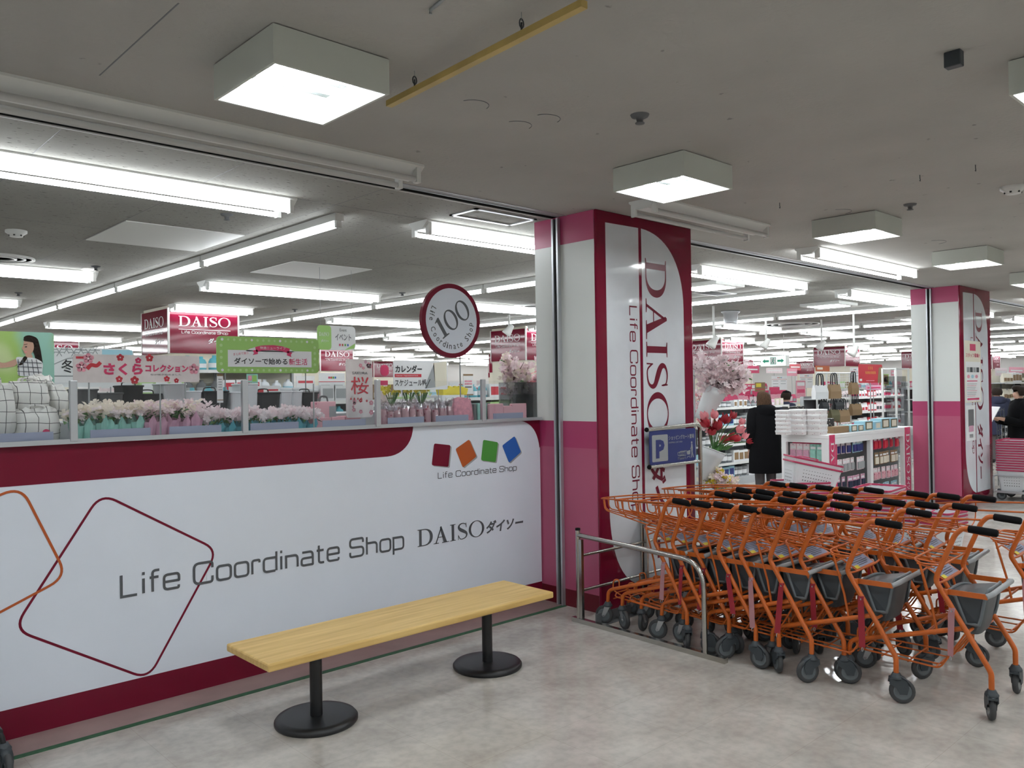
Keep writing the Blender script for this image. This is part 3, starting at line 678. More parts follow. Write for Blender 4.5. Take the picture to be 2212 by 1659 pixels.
# ------------------------------------------------------------------ steel cart rack and its sign
ck = empty('cart_rack', (4.18, 3.83, 0), 0, 'low stainless steel rail rack holding the orange carts by the pink column', 'cart rack')
mb = MB()
mb.box(-.018, .018, -1.18, .055, 0, .03, M['steel'], T=Matrix.Rotation(-.032, 4, 'Z')).build('floor_bar', None, ck)
MB().tube([(0, 0, .03), (0, 0, .632)], .0165, 12, M['steel']).build('post', None, ck)
MB().box(-.012, .012, -.040, -.018, .03, .57, M['steel']).build('post', None, ck)
MB().lathe([(0, .648), (.018, .645), (.018, .63)], 12, (0, 0, 0), 2, M['black']).build('post_cap', None, ck)
MB().tube(fillet([(0, 0, .598), (-.030, -1.03, .560), (-.034, -1.035, .02)], .16, 8), .0165, 12, M['steel']).build('side_rail', None, ck)
MB().tube([(.0, -.01, .455), (1.42, -.01, .455)], .011, 10, M['steel']).build('back_rail', None, ck)
MB().tube([(.0, -.01, .215), (1.42, -.01, .215)], .011, 10, M['steel']).build('back_rail', None, ck)
MB().tube([(.700, -.006, 0), (.700, -.006, .640)], .0165, 12, M['steel']).build('post', None, ck)
MB().lathe([(0, .656), (.018, .652), (.018, .638)], 12, (.700, -.006, 0), 2, M['black']).build('post_cap', None, ck)
MB().box(.690, .712, -.055, -.030, .02, .56, M['steel']).build('post', None, ck)
MB().tube(fillet([(.70, 0, .598), (.665, -1.02, .560), (.662, -1.03, .02)], .16, 8), .0165, 12, M['steel']).build('side_rail', None, ck)
MB().box(.645, .680, -1.15, .02, 0, .03, M['steel']).build('floor_bar', None, ck)
MB().box(.02, 1.40, -.135, -.13, .0, .075, M['dshelf']).box(.02, 1.40, -.18, -.13, .0, .006, M['dshelf']).build('wheel_stop', None, ck)
sg = empty('cart_area_sign', (5.60, 3.79, 0), 0, 'blue cart parking sign in a steel tube frame in front of the pink column', 'sign')
MB().tube(fillet([(-.69, 0, 1.288), (0, 0, 1.305), (0, 0, .02)], .06, 6), .0165, 12, M['steel']).build('pole', None, sg)
MB().tube([(-.665, 0, 1.008), (0, 0, 1.008)], .013, 12, M['steel']).build('cross_tube', None, sg)
for p in ((-.69, 1.288), (-.665, 1.008)): MB().ell((p[0], 0, p[1]), (.018, .018, .018), 10, 6, M['black']).build('end_cap', None, sg)
MB().box(-.10, .06, -.12, .045, 0, .008, M['steel']).build('base_plate', None, sg)
pl = board('panel', (-.662, -.006, 1.022), X3, Z3, .59, .255, .006, M['navy'], .02, sg)
g = Gfx((-.662, -.006, 1.022)); g.rect(.025, .02, .222, .222, M['lgrey'], .012); 
g.text('P', M['navy'], .07, .045, .178, .185, bold=.06, layer=2)
g.text('ショッピングカート置場', M['lgrey'], .232, .175, .565, .210, bold=.02); g.text('SHOPPING CART AREA', M['lgrey'], .232, .150, .41, .162)
for i in range(4):
    x = .345 + .022 * i
    g.line([(x + .05, .085), (x + .04, .08), (x, .072), (x + .005, .05), (x + .04, .045), (x + .048, .085)], .004, M['lgrey'], False, 2)
    g.poly(circ(x + .006, .022, .004, None, 8), M['lgrey'], 2); g.poly(circ(x + .04, .022, .004, None, 8), M['lgrey'], 2); g.line([(x, .032), (x + .042, .032)], .004, M['lgrey'], False, 2)
x = .465; g.poly([(x, .078), (x + .05, .084), (x + .045, .05), (x + .006, .05)], M['lgrey'], 2); g.line([(x + .005, .034), (x + .045, .036)], .004, M['lgrey'], False, 2)
g.poly(circ(x + .006, .026, .004, None, 8), M['lgrey'], 2); g.poly(circ(x + .042, .026, .004, None, 8), M['lgrey'], 2)
g.poly(circ(.533, .142, .010, None, 12), M['lgrey'], 2); g.line([(.533, .13), (.538, .10), (.534, .07)], .018, M['lgrey'], False, 2); g.line([(.53, .115), (.515, .088)], .007, M['lgrey'], False, 2)
g.line([(.534, .07), (.528, .024)], .009, M['lgrey'], False, 2); g.line([(.536, .07), (.556, .024)], .009, M['lgrey'], False, 2)
g.build('print', pl)
# ------------------------------------------------------------------ orange shopping carts
def make_cart():
    r = empty('shopping_cart', (0, 0, 0), 0, 'orange cart', 'shopping cart'); O = M['orange']
    RW, FW = .232, .150
    fr = MB()
    for s in (-1, 1):
        pts = [(s * RW, .085, .901), (s * RW, .112, .900), (s * RW, .145, .868), (s * .228, .232, .655), (s * .228, .236, .625), (s * .228, .212, .585), (s * RW, .012, .250), (s * RW, 0, .225), (s * RW, 0, .140)]
        fr.tube(fillet(pts, [0, .03, .05, .04, .06, .05, .05, .05, 0], 4), .0128, 10, O)
        low = [(s * .228, .122, .415), (s * .205, .42, .320), (s * FW, .665, .240), (s * FW, .695, .215), (s * FW, .70, .150)]
        fr.tube(fillet(low, [0, .1, .05, .04, 0], 4), .0122, 10, O)
        fr.tube([(s * .215, .315, .700), (s * .205, .265, .50), (s * .213, .238, .372)], .0062, 6, O)
    fr.tube([(-.228, .10, .40), (.228, .10, .40)], .0075, 8, O); fr.tube([(-.215, .30, .355), (.215, .30, .355)], .0065, 8, O)
    fr.tube([(-.18, .56, .272), (.18, .56, .272)], .0065, 8, O); fr.build('frame', None, r)
    for s in (-1, 1):
        MB().lathe([(.012, 0), (.0185, .004), (.0195, .05), (.0190, .07), (.0195, .10), (.0185, .122), (.013, .128)], 12, (0, 0, 0), 1, M['black'], T=Matrix.Translation((s * RW, .088, .901)) @ Matrix.Rotation(.08, 4, 'X') @ Matrix.Diagonal((1, -1, 1, 1))).build('grip', None, r)
    t = MB()
    rim = [(-.231, .143, .880), (-.222, .30, .873), (-.195, .52, .862), (-.125, .72, .845), (-.035, .85, .828), (.035, .85, .828), (.125, .72, .845), (.195, .52, .862), (.222, .30, .873), (.231, .143, .880)]
    t.tube(fillet(rim, .12, 4), .0055, 6, O)
    hoop = [(-.228, .212, .705), (-.205, .325, .702), (-.15, .36, .712), (.15, .36, .712), (.205, .325, .702), (.228, .212, .705)]
    t.tube(fillet(hoop, .05, 4), .0052, 6, O)
    t.tube([(-.222, .245, .690), (-.205, .29, .690), (-.21, .33, .700)], .0045, 6, O); t.tube([(.222, .245, .690), (.205, .29, .690), (.21, .33, .700)], .0045, 6, O)
    for x0, x1, yn in ((-.145, -.060, .790), (-.05, -.020, .818), (.05, .020, .818), (.145, .060, .790)):
        t.tube(fillet([(x0, .225, .698), (x0 * .9, .36, .706), (x1, yn - .02, .752), (x1, yn, .765), (x1, yn + .012, .832)], [0, .05, .04, .03, 0], 3), .0045, 6, O)
    t.tube(fillet([(-.196, .52, .862), (-.185, .52, .76), (-.12, .52, .728), (.12, .52, .728), (.185, .52, .76), (.196, .52, .862)], .04, 3), .0042, 6, O)
    t.tube([(-.228, .222, .698), (.228, .222, .698)], .005, 6, O); t.build('basket_tray', None, r)
    p = MB(); T = Matrix.Translation((0, .262, .640)) @ Matrix.Rotation(math.radians(32), 4, 'X')
    p.box(-.135, .135, -.045, .050, -.003, 0, O, T=T); p.tube(fillet([(-.228, .235, .615), (-.14, .222, .612), (.14, .222, .612), (.228, .235, .615)], .04, 3), .006, 6, O); p.tube([(-.14, .305, .668), (-.212, .31, .66)], .005, 6, O); p.tube([(.14, .305, .668), (.212, .31, .66)], .005, 6, O)
    pp = p.build('notice_plate', None, r)
    g = Gfx(T @ Vector((0, 0, 0)), T.to_3x3() @ X3, T.to_3x3() @ Y3); g.rect(-.12, -.038, .12, .044, M['stripb']); g.rect(-.12, -.04, -.07, -.018, M['yel'], layer=2)
    for i in range(6): g.rect(-.06 if i > 3 else -.11, .034 - .012 * i, .10 - .02 * (i % 3), .038 - .012 * i, M['dgrey'], layer=2)
    g.build('notice_label', pp)
    # child seat : a grey plastic bucket with a high straight back, dipped sides and a raised front
    st_ = MB(); n = 44; ro, ri, bo, bi = [], [], [], []
    ex = lambda v: math.copysign(abs(v) ** .42, v); sm = lambda t: max(0, min(1, t)) ** 2 * (3 - 2 * max(0, min(1, t)))
    for k in range(n):
        q = 2 * math.pi * k / n; c, s = ex(math.cos(q)), ex(math.sin(q))
        z = .590 - .170 * sm((s + .97) / .40) + .132 * sm((s + .02) / .55)
        ro.append((.150 * c, .1275 + .0975 * s, z)); ri.append((.143 * c, .1275 + .0905 * s, z - .001))
        bo.append((.125 * c, .142 + .070 * s, .372)); bi.append((.118 * c, .142 + .064 * s, .384))
    mid = lambda a, b, t: [tuple(a[i][j] * (1 - t) + b[i][j] * t for j in range(3)) for i in range(len(a))]
    st_.loft([ro, mid(ro, bo, .5), mid(ro, bo, .9), [((p[0]) * .94, (p[1] - .142) * .92 + .142, .366) for p in bo]], M['dgrey'], True, True)
    st_.loft([ro, ri, mid(ri, bi, .5), mid(ri, bi, .92), [(p[0] * .93, (p[1] - .142) * .92 + .142, .382) for p in bi]], M['sgrey'], True, False)
    st_.add([(p[0] * .93, (p[1] - .142) * .92 + .142, .382) for p in bi], [tuple(range(n))], M['sgrey'])
    so = st_.build('child_seat', None, r)
    rm_ = MB(); rm_.tube([(p[0] * 1.01, p[1], p[2] + .002) for p in ro], .0085, 6, M['sgrey'], True); rm_.build('seat_rim', None, so)
    sb = MB()
    for s in (-1, 1):
        sb.box(s * .21 - .003, s * .21 + .003, .015, .195, .566, .592, M['orange'])
        sb.box(s * .222 - .012, s * .222 + .004, .185, .202, .566, .592, M['orange'])
    sb.build('armrest', None, r)
    sb = MB(); sb.tube(fillet([(-.212, .02, .58), (-.19, .0, .59), (.19, .0, .59), (.212, .02, .58)], .02, 3), .013, 8, M['lgrey']); sb.build('back_rim', None, r)
    b = MB()
    for s in (-1, 1):
        b.tube(fillet([(s * .19, .105, .405), (s * .175, .235, .195), (s * .16, .26, .180), (s * .13, .66, .190), (s * .05, .70, .195)], [0, .02, .04, .05, 0], 3), .005, 6, O)
        b.tube(fillet([(s * .08, .10, .40), (s * .075, .26, .172), (s * .06, .66, .185), (s * .06, .715, .205)], [0, .03, .03, 0], 3), .0045, 6, O)
    for y in (.27, .40, .53, .655): b.tube([(-.155 + .03 * (y - .27), y, .178), (.155 - .03 * (y - .27), y, .178)], .004, 6, O)
    b.tube([(-.05, .70, .195), (.05, .70, .195)], .005, 6, O)
    for s in (-1, 1): b.tube(fillet([(s * .148, .60, .252), (s * .140, .605, .315), (s * .140, .655, .305), (s * .148, .655, .236)], .02, 3), .005, 6, O)
    b.build('lower_rack', None, r)
    return r
def caster(parent, x, y, ang, silver=False, name='caster'):
    T = Matrix.Rotation(ang, 4, 'Z')
    c = bpy.data.objects.new(name, None); COL.objects.link(c); c.parent = parent; c.location = (x, y, 0); c.rotation_euler = (0, 0, ang); c.empty_display_size = .05
    f = MB(); D = M['dgrey']
    f.lathe([(.0, .152), (.018, .152), (.021, .146), (.026, .136), (.032, .128), (.030, .121), (0, .121)], 14, (0, 0, 0), 2, D)
    if silver:
        for s in (-1, 1): f.prism([(-.018, .124), (.022, .124), (-.015, .056), (-.030, .05), (-.038, .06)], ((s * .017 + .001, 0, 0), Y3, Z3), .002, M['zinc'])
    else:
        for s in (-1, 1):
            f.prism([(.032, .128), (.036, .10), (.0, .078), (-.01, .05), (-.045, .05), (-.055, .085), (-.048, .112), (-.02, .132)], ((s * .019, 0, 0), Y3, Z3), .004 * s, D)
        f.loft([[(-.021, y_, z_), (.021, y_, z_), (.019, y_, z_ - .008), (-.019, y_, z_ - .008)] for y_, z_ in ((.034, .118), (.020, .136), (-.02, .138), (-.045, .124), (-.062, .098))], D, True, True)
    f.build('fork', None, c)
    wv = MB(); prof = [(.0, -.011), (.040, -.011), (.042, -.013), (.056, -.013), (.061, -.008), (.062, 0), (.061, .008), (.056, .013), (.042, .013), (.040, .011), (0, .011)]
    wv.lathe(prof[1:-1], 22, (0, -.026, .062), 0, M['tyre'])
    wv.lathe([(.0, -.012), (.036, -.0125), (.0425, -.0135), (.0425, .0135), (.036, .0125), (0, .012)], 22, (0, -.026, .062), 0, M['sgrey']); wv.lathe([(0, -.02), (.007, -.02), (.007, .02), (0, .02)], 8, (0, -.026, .062), 0, M['zinc'])
    wv.build('wheel', None, c); return c
def strap(parent, side, L, col, y=.165, z=.490, sway=.0, name='strap'):
    x = side * .236; mb = MB(); n = 8; tw_ = random.uniform(-.6, .6); pts = []
    for i in range(n + 1):
        t = i / n; a = tw_ * t * 1.6 + .3; h = .0165; cx, cy, cz = x + .008 * side, y + sway * t - .01 * t, z - L * t
        pts.append(((cx - h * math.sin(a) * .5, cy - h * math.cos(a), cz), (cx + h * math.sin(a) * .5, cy + h * math.cos(a), cz)))
    vs = [p for q in pts for p in q]; mb.add(vs, [(2 * i, 2 * i + 1, 2 * i + 3, 2 * i + 2) for i in range(n)], col, True)
    mb.box(x - .006, x + .012, y - .014, y + .014, z - .02, z + .02, col, .003)
    o = mb.build(name, None, parent)
    MB().tube([(x + .006 * side + .011 * math.cos(q), y + sway - .01, z - L - .01 + .011 * math.sin(q)) for q in [2 * math.pi * k / 10 for k in range(10)]], .002, 5, M['zinc'], True).box(x - .010, x + .010, y - .003, y + .003, z + .0, z + .008, M['zinc']).build('buckle', None, o)
    return o
proto = make_cart(); learn(proto)
row1 = [2.96, 2.83, 2.69, 2.50, 2.345, 2.165, 2.04, 1.735, 1.325]
row2 = [2.97, 2.82, 2.63, 2.465, 2.33, 2.03, 1.85, 1.66]
x1 = [4.435, 4.44, 4.465, 4.435, 4.43, 4.435, 4.54, 4.455, 4.53]
x2 = [5.165, 5.165, 5.175, 5.17, 5.25, 5.235, 5.25, 5.29]
RZ1 = [.0, .02, .02, .03, -.01, .03, .05, .06, .06]
n_ = 0
def put_cart(x, y, rz, lb, grp, i):
    global n_
    if n_ == 0: o = proto; o.location = (x, y, 0); o.rotation_euler = (0, 0, rz)
    else: o = dup(proto, (x, y, 0), rz)
    n_ += 1; tag(o, lb, 'shopping cart', grp)
    rr = random.Random(100 + n_)
    for s in (-1, 1):
        caster(o, s * .232, 0, rr.choice([0, .5, -.6, 1.2, 2.4, -2.2, 3.0]) if not (i == 9) else (2.0 if s < 0 else 1.6))
        caster(o, s * .150, .70, rr.choice([2.6, 3.5, 3.0, 1.8, -.4]), True)
    strap(o, -1, rr.uniform(.17, .27), M['pinkweb'] if i % 4 == 1 else M['red'], sway=rr.uniform(-.02, .05)); strap(o, 1, rr.uniform(.15, .26), M['red'], sway=rr.uniform(-.04, .03))
    return o
NTH = ['foremost, against the pink column', 'second from the pink column', 'third from the pink column', 'fourth from the pink column', 'fifth from the pink column', 'sixth from the pink column', 'seventh from the pink column', 'eighth from the pink column', 'rearmost, nearest the viewer']
for i, (x, y) in enumerate(zip(x1, row1)):
    put_cart(x, y, RZ1[i], 'orange cart in the near row of carts, ' + NTH[i], 'orange carts in the near row', i + 1)
for i, (x, y) in enumerate(zip(x2, row2)):
    nm = NTH[i] if i < 7 else 'rearmost, nearest the viewer'
    put_cart(x, y, .02 if i < 5 else .09, 'orange cart in the far row of carts, ' + nm, 'orange carts in the far row', i + 11)
put_cart(5.42, 1.245, .05, 'orange cart with black seat cut off by the right edge of the frame', 'orange carts in the far row', 9)
# a dark hand cart whose wheels just show at the left edge
hc = empty('hand_cart', (0, 0, 0), 0, 'dark wheeled cart of which only the wheels show at the left edge', 'hand cart')
p = at(8, 1596, z=0)
hc.location = (p.x - .075, p.y - .02, 0)
caster(hc, .0, 0, .3); caster(hc, -.30, .0, .2); caster(hc, -.02, -.45, .1); caster(hc, -.3, -.45, .1)
MB().tube(fillet([(0, 0, .15), (-.03, 0, .20), (-.32, 0, .20), (-.3, 0, .15)], .03, 3), .012, 8, M['blackm']).tube([(-.03, 0, .2), (-.03, -.45, .2)], .012, 8, M['blackm']).tube(fillet([(-.02, -.45, .15), (-.03, -.45, .20), (-.32, -.45, .20), (-.3, -.45, .15)], .03, 3), .012, 8, M['blackm']).box(-.32, -.04, -.47, .02, .2, .215, M['blackm']).build('deck', None, hc)
MB().tube(fillet([(-.03, 0, .2), (-.02, -.0, .33), (-.30, 0, .33)], .03, 3), .012, 8, M['blackm']).lathe([(.028, -.03), (.034, -.02), (.034, .02), (.028, .03)], 14, (-.018, 0, .245), 0, M['dgrey']).build('bumper', None, hc)
MB().tube(fillet([(-.30, 0, .2), (-.32, .0, .9), (-.32, -.45, .9), (-.3, -.45, .2)], .05, 4), .012, 8, M['blackm']).build('handle', None, hc)
# ------------------------------------------------------------------ square pillars inside the shop with crimson sign bands
def make_pillar():
    r = MB().box(0, 1.0, 0, 1.02, 0, CZ, M['cream']).build('shop_pillar')
    z0, z1 = 2.20, 2.83
    for nm, o, u, wd in (('sign_band', (-.012, -.03, z0), X3, 1.024), ('sign_band', (-.03, 1.03, z0), -Y3, 1.045)):
        b = board(nm, o, u, Z3, wd, z1 - z0, .02, M['crimg'], 0, r)
        g = Gfx(o, u, Z3, .002)
        g.fit(daiso(), M['paper'], .13, .385, .90, .535); g.rect(.13, .338, .90, .346, M['paper']); g.fit(lcs(wd=.13), M['paper'], .17, .275, .86, .325)
        g.text('ダイソー', M['paper'], .56, .14, .88, .225, bold=.03, shear=.2); g.build('lettering', b)
    MB().box(-.034, -.008, -.034, -.008, z0 - .01, z1 + .01, M['fix']).box(1.0, 1.026, -.034, -.008, z0 - .01, z1 + .01, M['fix']).box(-.034, -.008, 1.016, 1.042, z0 - .01, z1 + .01, M['fix']).build('corner_trim', None, r)
    return r
pr = make_pillar(); learn(pr); fp_ = True
PN = {(0, 0): 'cream pillar with crimson sign band rising behind the green banner', (1, 0): 'cream pillar with crimson sign band behind the blossom vases by the near column',
      (2, 0): 'cream pillar with crimson sign band behind the cherry blossom bouquets', (3, 0): 'cream pillar with crimson sign band above the tote bag rack', (1, 1): 'cream pillar with crimson sign band and a white directory board between the green and pink banners'}
for m_ in range(0, 7):
    for n_2 in range(0, 4):
        x, y = 4.44 + 7.06 * m_, 11.87 + 8.05 * n_2
        if not (inview((x, y, 2.5), 80)) or x * .683 + y * .73 > 50 or y > 29 or x > 43: continue
        o = pr if fp_ else dup(pr, (0, 0, 0)); fp_ = False
        o.location = (x, y, 0); tag(o, PN.get((m_, n_2), 'cream pillar with crimson sign band, %s row of pillars back, %s along' % (nth(n_2), nth(m_))), 'pillar', 'square pillars with crimson sign bands')
M['blush'] = mat('cream_blush_print', (0.74, 0.68, 0.68), 0.4, noise=0.10, nscale=9)
# ------------------------------------------------------------------ signs behind the glass screen
def sign(px0, py0, px1, py1, y, m, name, label, cat='sign', r=.02, t=.006, group=None):
    x0, x1, z0, z1 = persp_box(px0, py0, px1, py1, y)
    b = board(name, (x0, y, z0), X3, Z3, x1 - x0, z1 - z0, t, m, r); tag(b, label, cat, group)
    return b, Gfx((x0, y, z0)), x1 - x0, z1 - z0
def rods(b, xs, y, z0, z1, m='lgrey', r=.004, name='support_rod'):
    for x in xs: MB().tube([(x, y + .012, z0), (x, y + .012, z1)], r, 6, M[m]).build(name, None, b)
def flower2(g, cx, cy, r, m, layer=2, a0=.3):
    for k in range(5):
        a = a0 + 2 * math.pi * k / 5; g.poly(circ(cx + .55 * r * math.cos(a), cy + .55 * r * math.sin(a), r * .42, None, 9), m, layer)
    g.poly(circ(cx, cy, r * .2, None, 8), M['palepink'], layer + 1)
# sakura collection banner
b, g, W_, H_ = sign(158, 767, 431, 826, 4.80, M['blush'], 'sakura_banner', 'long pale pink blossom banner standing behind the glass above the flower pots')
for cx, cy, r, m in ((.35, .9, .14, 'redp'), (.49, .8, .12, 'hot'), (.58, .9, .15, 'redp'), (.34, .12, .13, 'redp'), (.46, .08, .16, 'redp'), (.72, .13, .12, 'redp'), (.80, .06, .1, 'redp'), (.06, .55, .2, 'pink'), (.95, .5, .22, 'pink'), (.11, .85, .2, 'pink')):
    flower2(g, W_ * cx, H_ * cy, H_ * r, M[m], 1)
g.text('さくら', M['hot'], W_ * .22, H_ * .26, W_ * .525, H_ * .70, bold=.05, layer=3); g.text('コレクション', M['hot'], W_ * .545, H_ * .38, W_ * .90, H_ * .66, bold=.04, layer=3)
g.text('桜が咲き始めました', M['txt'], W_ * .585, H_ * .25, W_ * .84, H_ * .32, layer=3); g.line([(p_.x, p_.y) for p_ in catmull([(W_ * .10, H_ * .48, 0), (W_ * .13, H_ * .62, 0), (W_ * .17, H_ * .60, 0), (W_ * .20, H_ * .72, 0)], 5)], H_ * .13, M['redp'], False, 3)
g.rect(W_ * .02, H_ * .84, W_ * .075, H_ * .92, M['redp'], layer=2); g.build('print', b)
x0, x1, z0, z1 = persp_box(158, 767, 431, 826, 4.80); rods(b, (x0 + .08, x1 - .08), 4.80, 1.36, z0 + .05)
# green new-life banner
b, g, W_, H_ = sign(468, 729, 689, 806, 5.15, M['lime'], 'new_life_banner', 'lime green banner with a white field about starting a new life, behind the glass', r=.035)
g.rect(W_ * .10, H_ * .17, W_ * .92, H_ * .63, M['paper']); g.poly([(W_ * .27, H_ * .60)] + bez((W_ * .27, H_ * .62, 0), (W_ * .38, H_ * .82, 0), (W_ * .64, H_ * .82, 0), (W_ * .75, H_ * .60, 0)), M['paper'])
for i in range(17):
    for yy in (.08, .91):
        k = i % 4; c = (W_ * (.05 + .055 * i), H_ * yy); g.poly(circ(c[0], c[1], H_ * .04, None, [8, 4, 6, 5][k]), M['limel' if i % 5 else 'paper'], 1)
for yy in (.25, .42, .58, .75):
    for xx in (.04, .955): g.poly(circ(W_ * xx, H_ * yy, H_ * .045, None, 7), M['limel'], 1)
g.line([(W_ * .36, H_ * .655), (W_ * .42, H_ * .70), (W_ * .53, H_ * .72), (W_ * .62, H_ * .69), (W_ * .69, H_ * .63)], H_ * .14, M['hot'], False, 2)
g.poly([(W_ * .33, H_ * .50), (W_ * .38, H_ * .53), (W_ * .38, H_ * .66), (W_ * .33, H_ * .62), (W_ * .345, H_ * .56)], M['hot'], 2); g.poly([(W_ * .71, H_ * .46), (W_ * .665, H_ * .51), (W_ * .67, H_ * .64), (W_ * .72, H_ * .58), (W_ * .705, H_ * .53)], M['hot'], 2)
g.text('快適ニューライフ', M['paper'], W_ * .40, H_ * .665, W_ * .65, H_ * .745, bold=.004, layer=3); g.text('まとめて揃う', M['hot'], W_ * .15, H_ * .50, W_ * .29, H_ * .57, layer=2, rot=.12)
g.text('ダイソーで始める', M['ink'], W_ * .155, H_ * .24, W_ * .67, H_ * .42, bold=.02, layer=2, res=3); g.text('新生活', M['hot'], W_ * .685, H_ * .235, W_ * .875, H_ * .42, bold=.012, layer=2, res=3); g.build('print', b)
x0, x1, z0, z1 = persp_box(468, 729, 689, 806, 5.15); rods(b, (x0 + .06, x1 - .10), 5.15, 1.45, z0 + .05)
# hanging event sign
b, g, W_, H_ = sign(685, 704, 768, 756, 7.4, M['paper'], 'event_sign', 'white and green event sign hanging on threads from the shop ceiling', r=.05)
g.poly([rrect(0, 0, W_ * .36, H_, .04)], M['grn'] if False else M['lime'], 1); g.poly([(W_ * .7, 0), (W_ * .96, .02), (W_ * .99, H_ * .3)], M['lime'], 1)
g.fit(daiso(), M['paper'], W_ * .05, H_ * .56, W_ * .30, H_ * .72); g.text('ダイソー', M['paper'], W_ * .1, H_ * .3, W_ * .29, H_ * .42, bold=.02, shear=.2); g.text('Event', M['txt'], W_ * .58, H_ * .78, W_ * .76, H_ * .90)
g.text('イベント', M['txt'], W_ * .46, H_ * .40, W_ * .88, H_ * .68, bold=.01)
for i, c in enumerate(('hot', 'orangel', 'grn', 'blue')): g.rect(W_ * (.56 + .07 * i), H_ * .17, W_ * (.60 + .07 * i), H_ * .26, M[c], layer=2)
g.build('print', b); x0, x1, z0, z1 = persp_box(685, 704, 768, 756, 7.4); rods(b, (x0 + .04, x1 - .04), 7.39, z1 - .02, CZ, r=.0022, name='hanging_thread')
# tall sakura banner
b, g, W_, H_ = sign(748, 776, 805, 902, 4.56, M['blush'], 'sakura_poster', 'tall pink blossom poster with one large character, standing behind the glass')
rr = random.Random(3)
for i in range(16): flower2(g, W_ * rr.uniform(.06, .94), H_ * rr.choice([rr.uniform(.84, .97), rr.uniform(.04, .3)]), H_ * rr.uniform(.02, .05), M[rr.choice(['pink', 'redp', 'lilac', 'pink'])], 1, rr.random())
g.text('SAKURA', M['txt'], W_ * .22, H_ * .74, W_ * .80, H_ * .785, layer=3); g.text('桜', M['redp'], W_ * .16, H_ * .40, W_ * .84, H_ * .70, bold=.004, layer=3, res=3)
for i in range(4): g.poly([(W_ * (.12 + .13 * i), H_ * .31), (W_ * (.2 + .13 * i), H_ * .31), (W_ * (.16 + .13 * i), H_ * .35)], M['redp'], 3)
for i in range(3): g.rect(W_ * .4, H_ * (.06 - .018 * i), W_ * .75, H_ * (.064 - .018 * i), M['paper'], layer=4)
g.build('print', b)
# calendar sign
b, g, W_, H_ = sign(850, 779, 967, 842, 5.9, M['paper'], 'calendar_sign', 'white calendar and schedule book sign with a notebook picture behind the glass', r=.02)
g.text('カレンダー', M['ink'], W_ * .03, H_ * .58, W_ * .51, H_ * .84, bold=.035); g.rect(W_ * .02, H_ * .43, W_ * .50, H_ * .54, M['redp']); g.text('Calendar / Appointment book', M['paper'], W_ * .04, H_ * .455, W_ * .44, H_ * .51)
g.text('スケジュール帳', M['ink'], W_ * .02, H_ * .12, W_ * .59, H_ * .36, bold=.014); g.poly([(W_ * .72, H_ * .92), (W_ * .98, H_ * .99), (W_ * .98, H_ * .16), (W_ * .76, H_ * .08)], M['cream'], 1); g.poly([(W_ * .60, H_ * .3), (W_ * .74, H_ * .92), (W_ * .76, H_ * .08), (W_ * .56, H_ * .04)], M['lgrey'], 1)
g.line([(W_ * .58, H_ * .05), (W_ * .66, H_ * .36)], .008, M['ink'], False, 3); g.build('print', b)
x0, x1, z0, z1 = persp_box(850, 779, 967, 842, 5.9); rods(b, (x0 + .1, x1 - .1), 5.9, 0, z0 + .05)
# winter sign and picture poster on the left
b, g, W_, H_ = sign(100, 752, 290, 836, 5.9, M['paper'], 'winter_sign', 'white winter goods sign with snowflakes behind the pale pink banner', r=.05)
for i in range(7):
    c = (W_ * (.06 + .08 * i), H_ * (.88 if i % 2 else .95))
    for k in range(3): a = k * math.pi / 3; g.line([(c[0] - .03 * math.cos(a), c[1] - .03 * math.sin(a)), (c[0] + .03 * math.cos(a), c[1] + .03 * math.sin(a))], .005, M['lgrey'])
g.line([(.03, H_ * .55), (.12, H_ * .72), (W_ * .35, H_ * .76), (W_ * .62, H_ * .72)], .006, M['lgrey']); g.line([(.02, H_ * .28), (W_ * .9, H_ * .28)], .008, M['lgrey'])
g.text('冬', M['ink'], W_ * .16, H_ * .36, W_ * .30, H_ * .70, bold=.008); g.rect(W_ * .62, H_ * .8, W_ * .98, H_ * .97, M['skyb']); g.build('print', b)
x0, x1, z0, z1 = persp_box(100, 752, 290, 836, 5.9); rods(b, (x0 + .1, x1 - .15), 5.9, 0, z0 + .05)
def blurmat():
    m = mat('soft_meadow_print', (.5, .6, .4), .4); nt = m.node_tree; b_ = nt.nodes['Principled BSDF']; tc = nt.nodes.new('ShaderNodeTexCoord'); n = nt.nodes.new('ShaderNodeTexNoise'); n.inputs['Scale'].default_value = 3.2; n.inputs['Detail'].default_value = .5
    nt.links.new(tc.outputs['Object'], n.inputs[0]); r = nt.nodes.new('ShaderNodeValToRGB'); r.color_ramp.interpolation = 'EASE'; e = r.color_ramp.elements
    e[0].position = .28; e[0].color = (.30, .55, .45, 1); e[1].position = .75; e[1].color = (.75, .66, .68, 1)
    for p_, c_ in ((.42, (.36, .55, .14, 1)), (.52, (.55, .66, .32, 1)), (.62, (.78, .80, .76, 1))): q_ = e.new(p_); q_.color = c_
    nt.links.new(n.outputs['Fac'], r.inputs[0]); nt.links.new(r.outputs[0], b_.inputs['Base Color']); return m
M['meadow'] = blurmat()
b, g, W_, H_ = sign(-60, 716, 117, 846, 5.5, M['meadow'], 'picture_poster', 'large soft green picture poster of a person with long dark hair at the left edge', 'poster', r=.02)
def PP(px, py): return ((px + 60) / 177 * W_, (846 - py) / 130 * H_)
rr = random.Random(5)
for i in range(26): 
    pass
def pp(pts, m, l): g.poly([(q.x, q.y) for q in fillet([PP(*p) + (0,) for p in pts], .02, 3, True)], m, l)
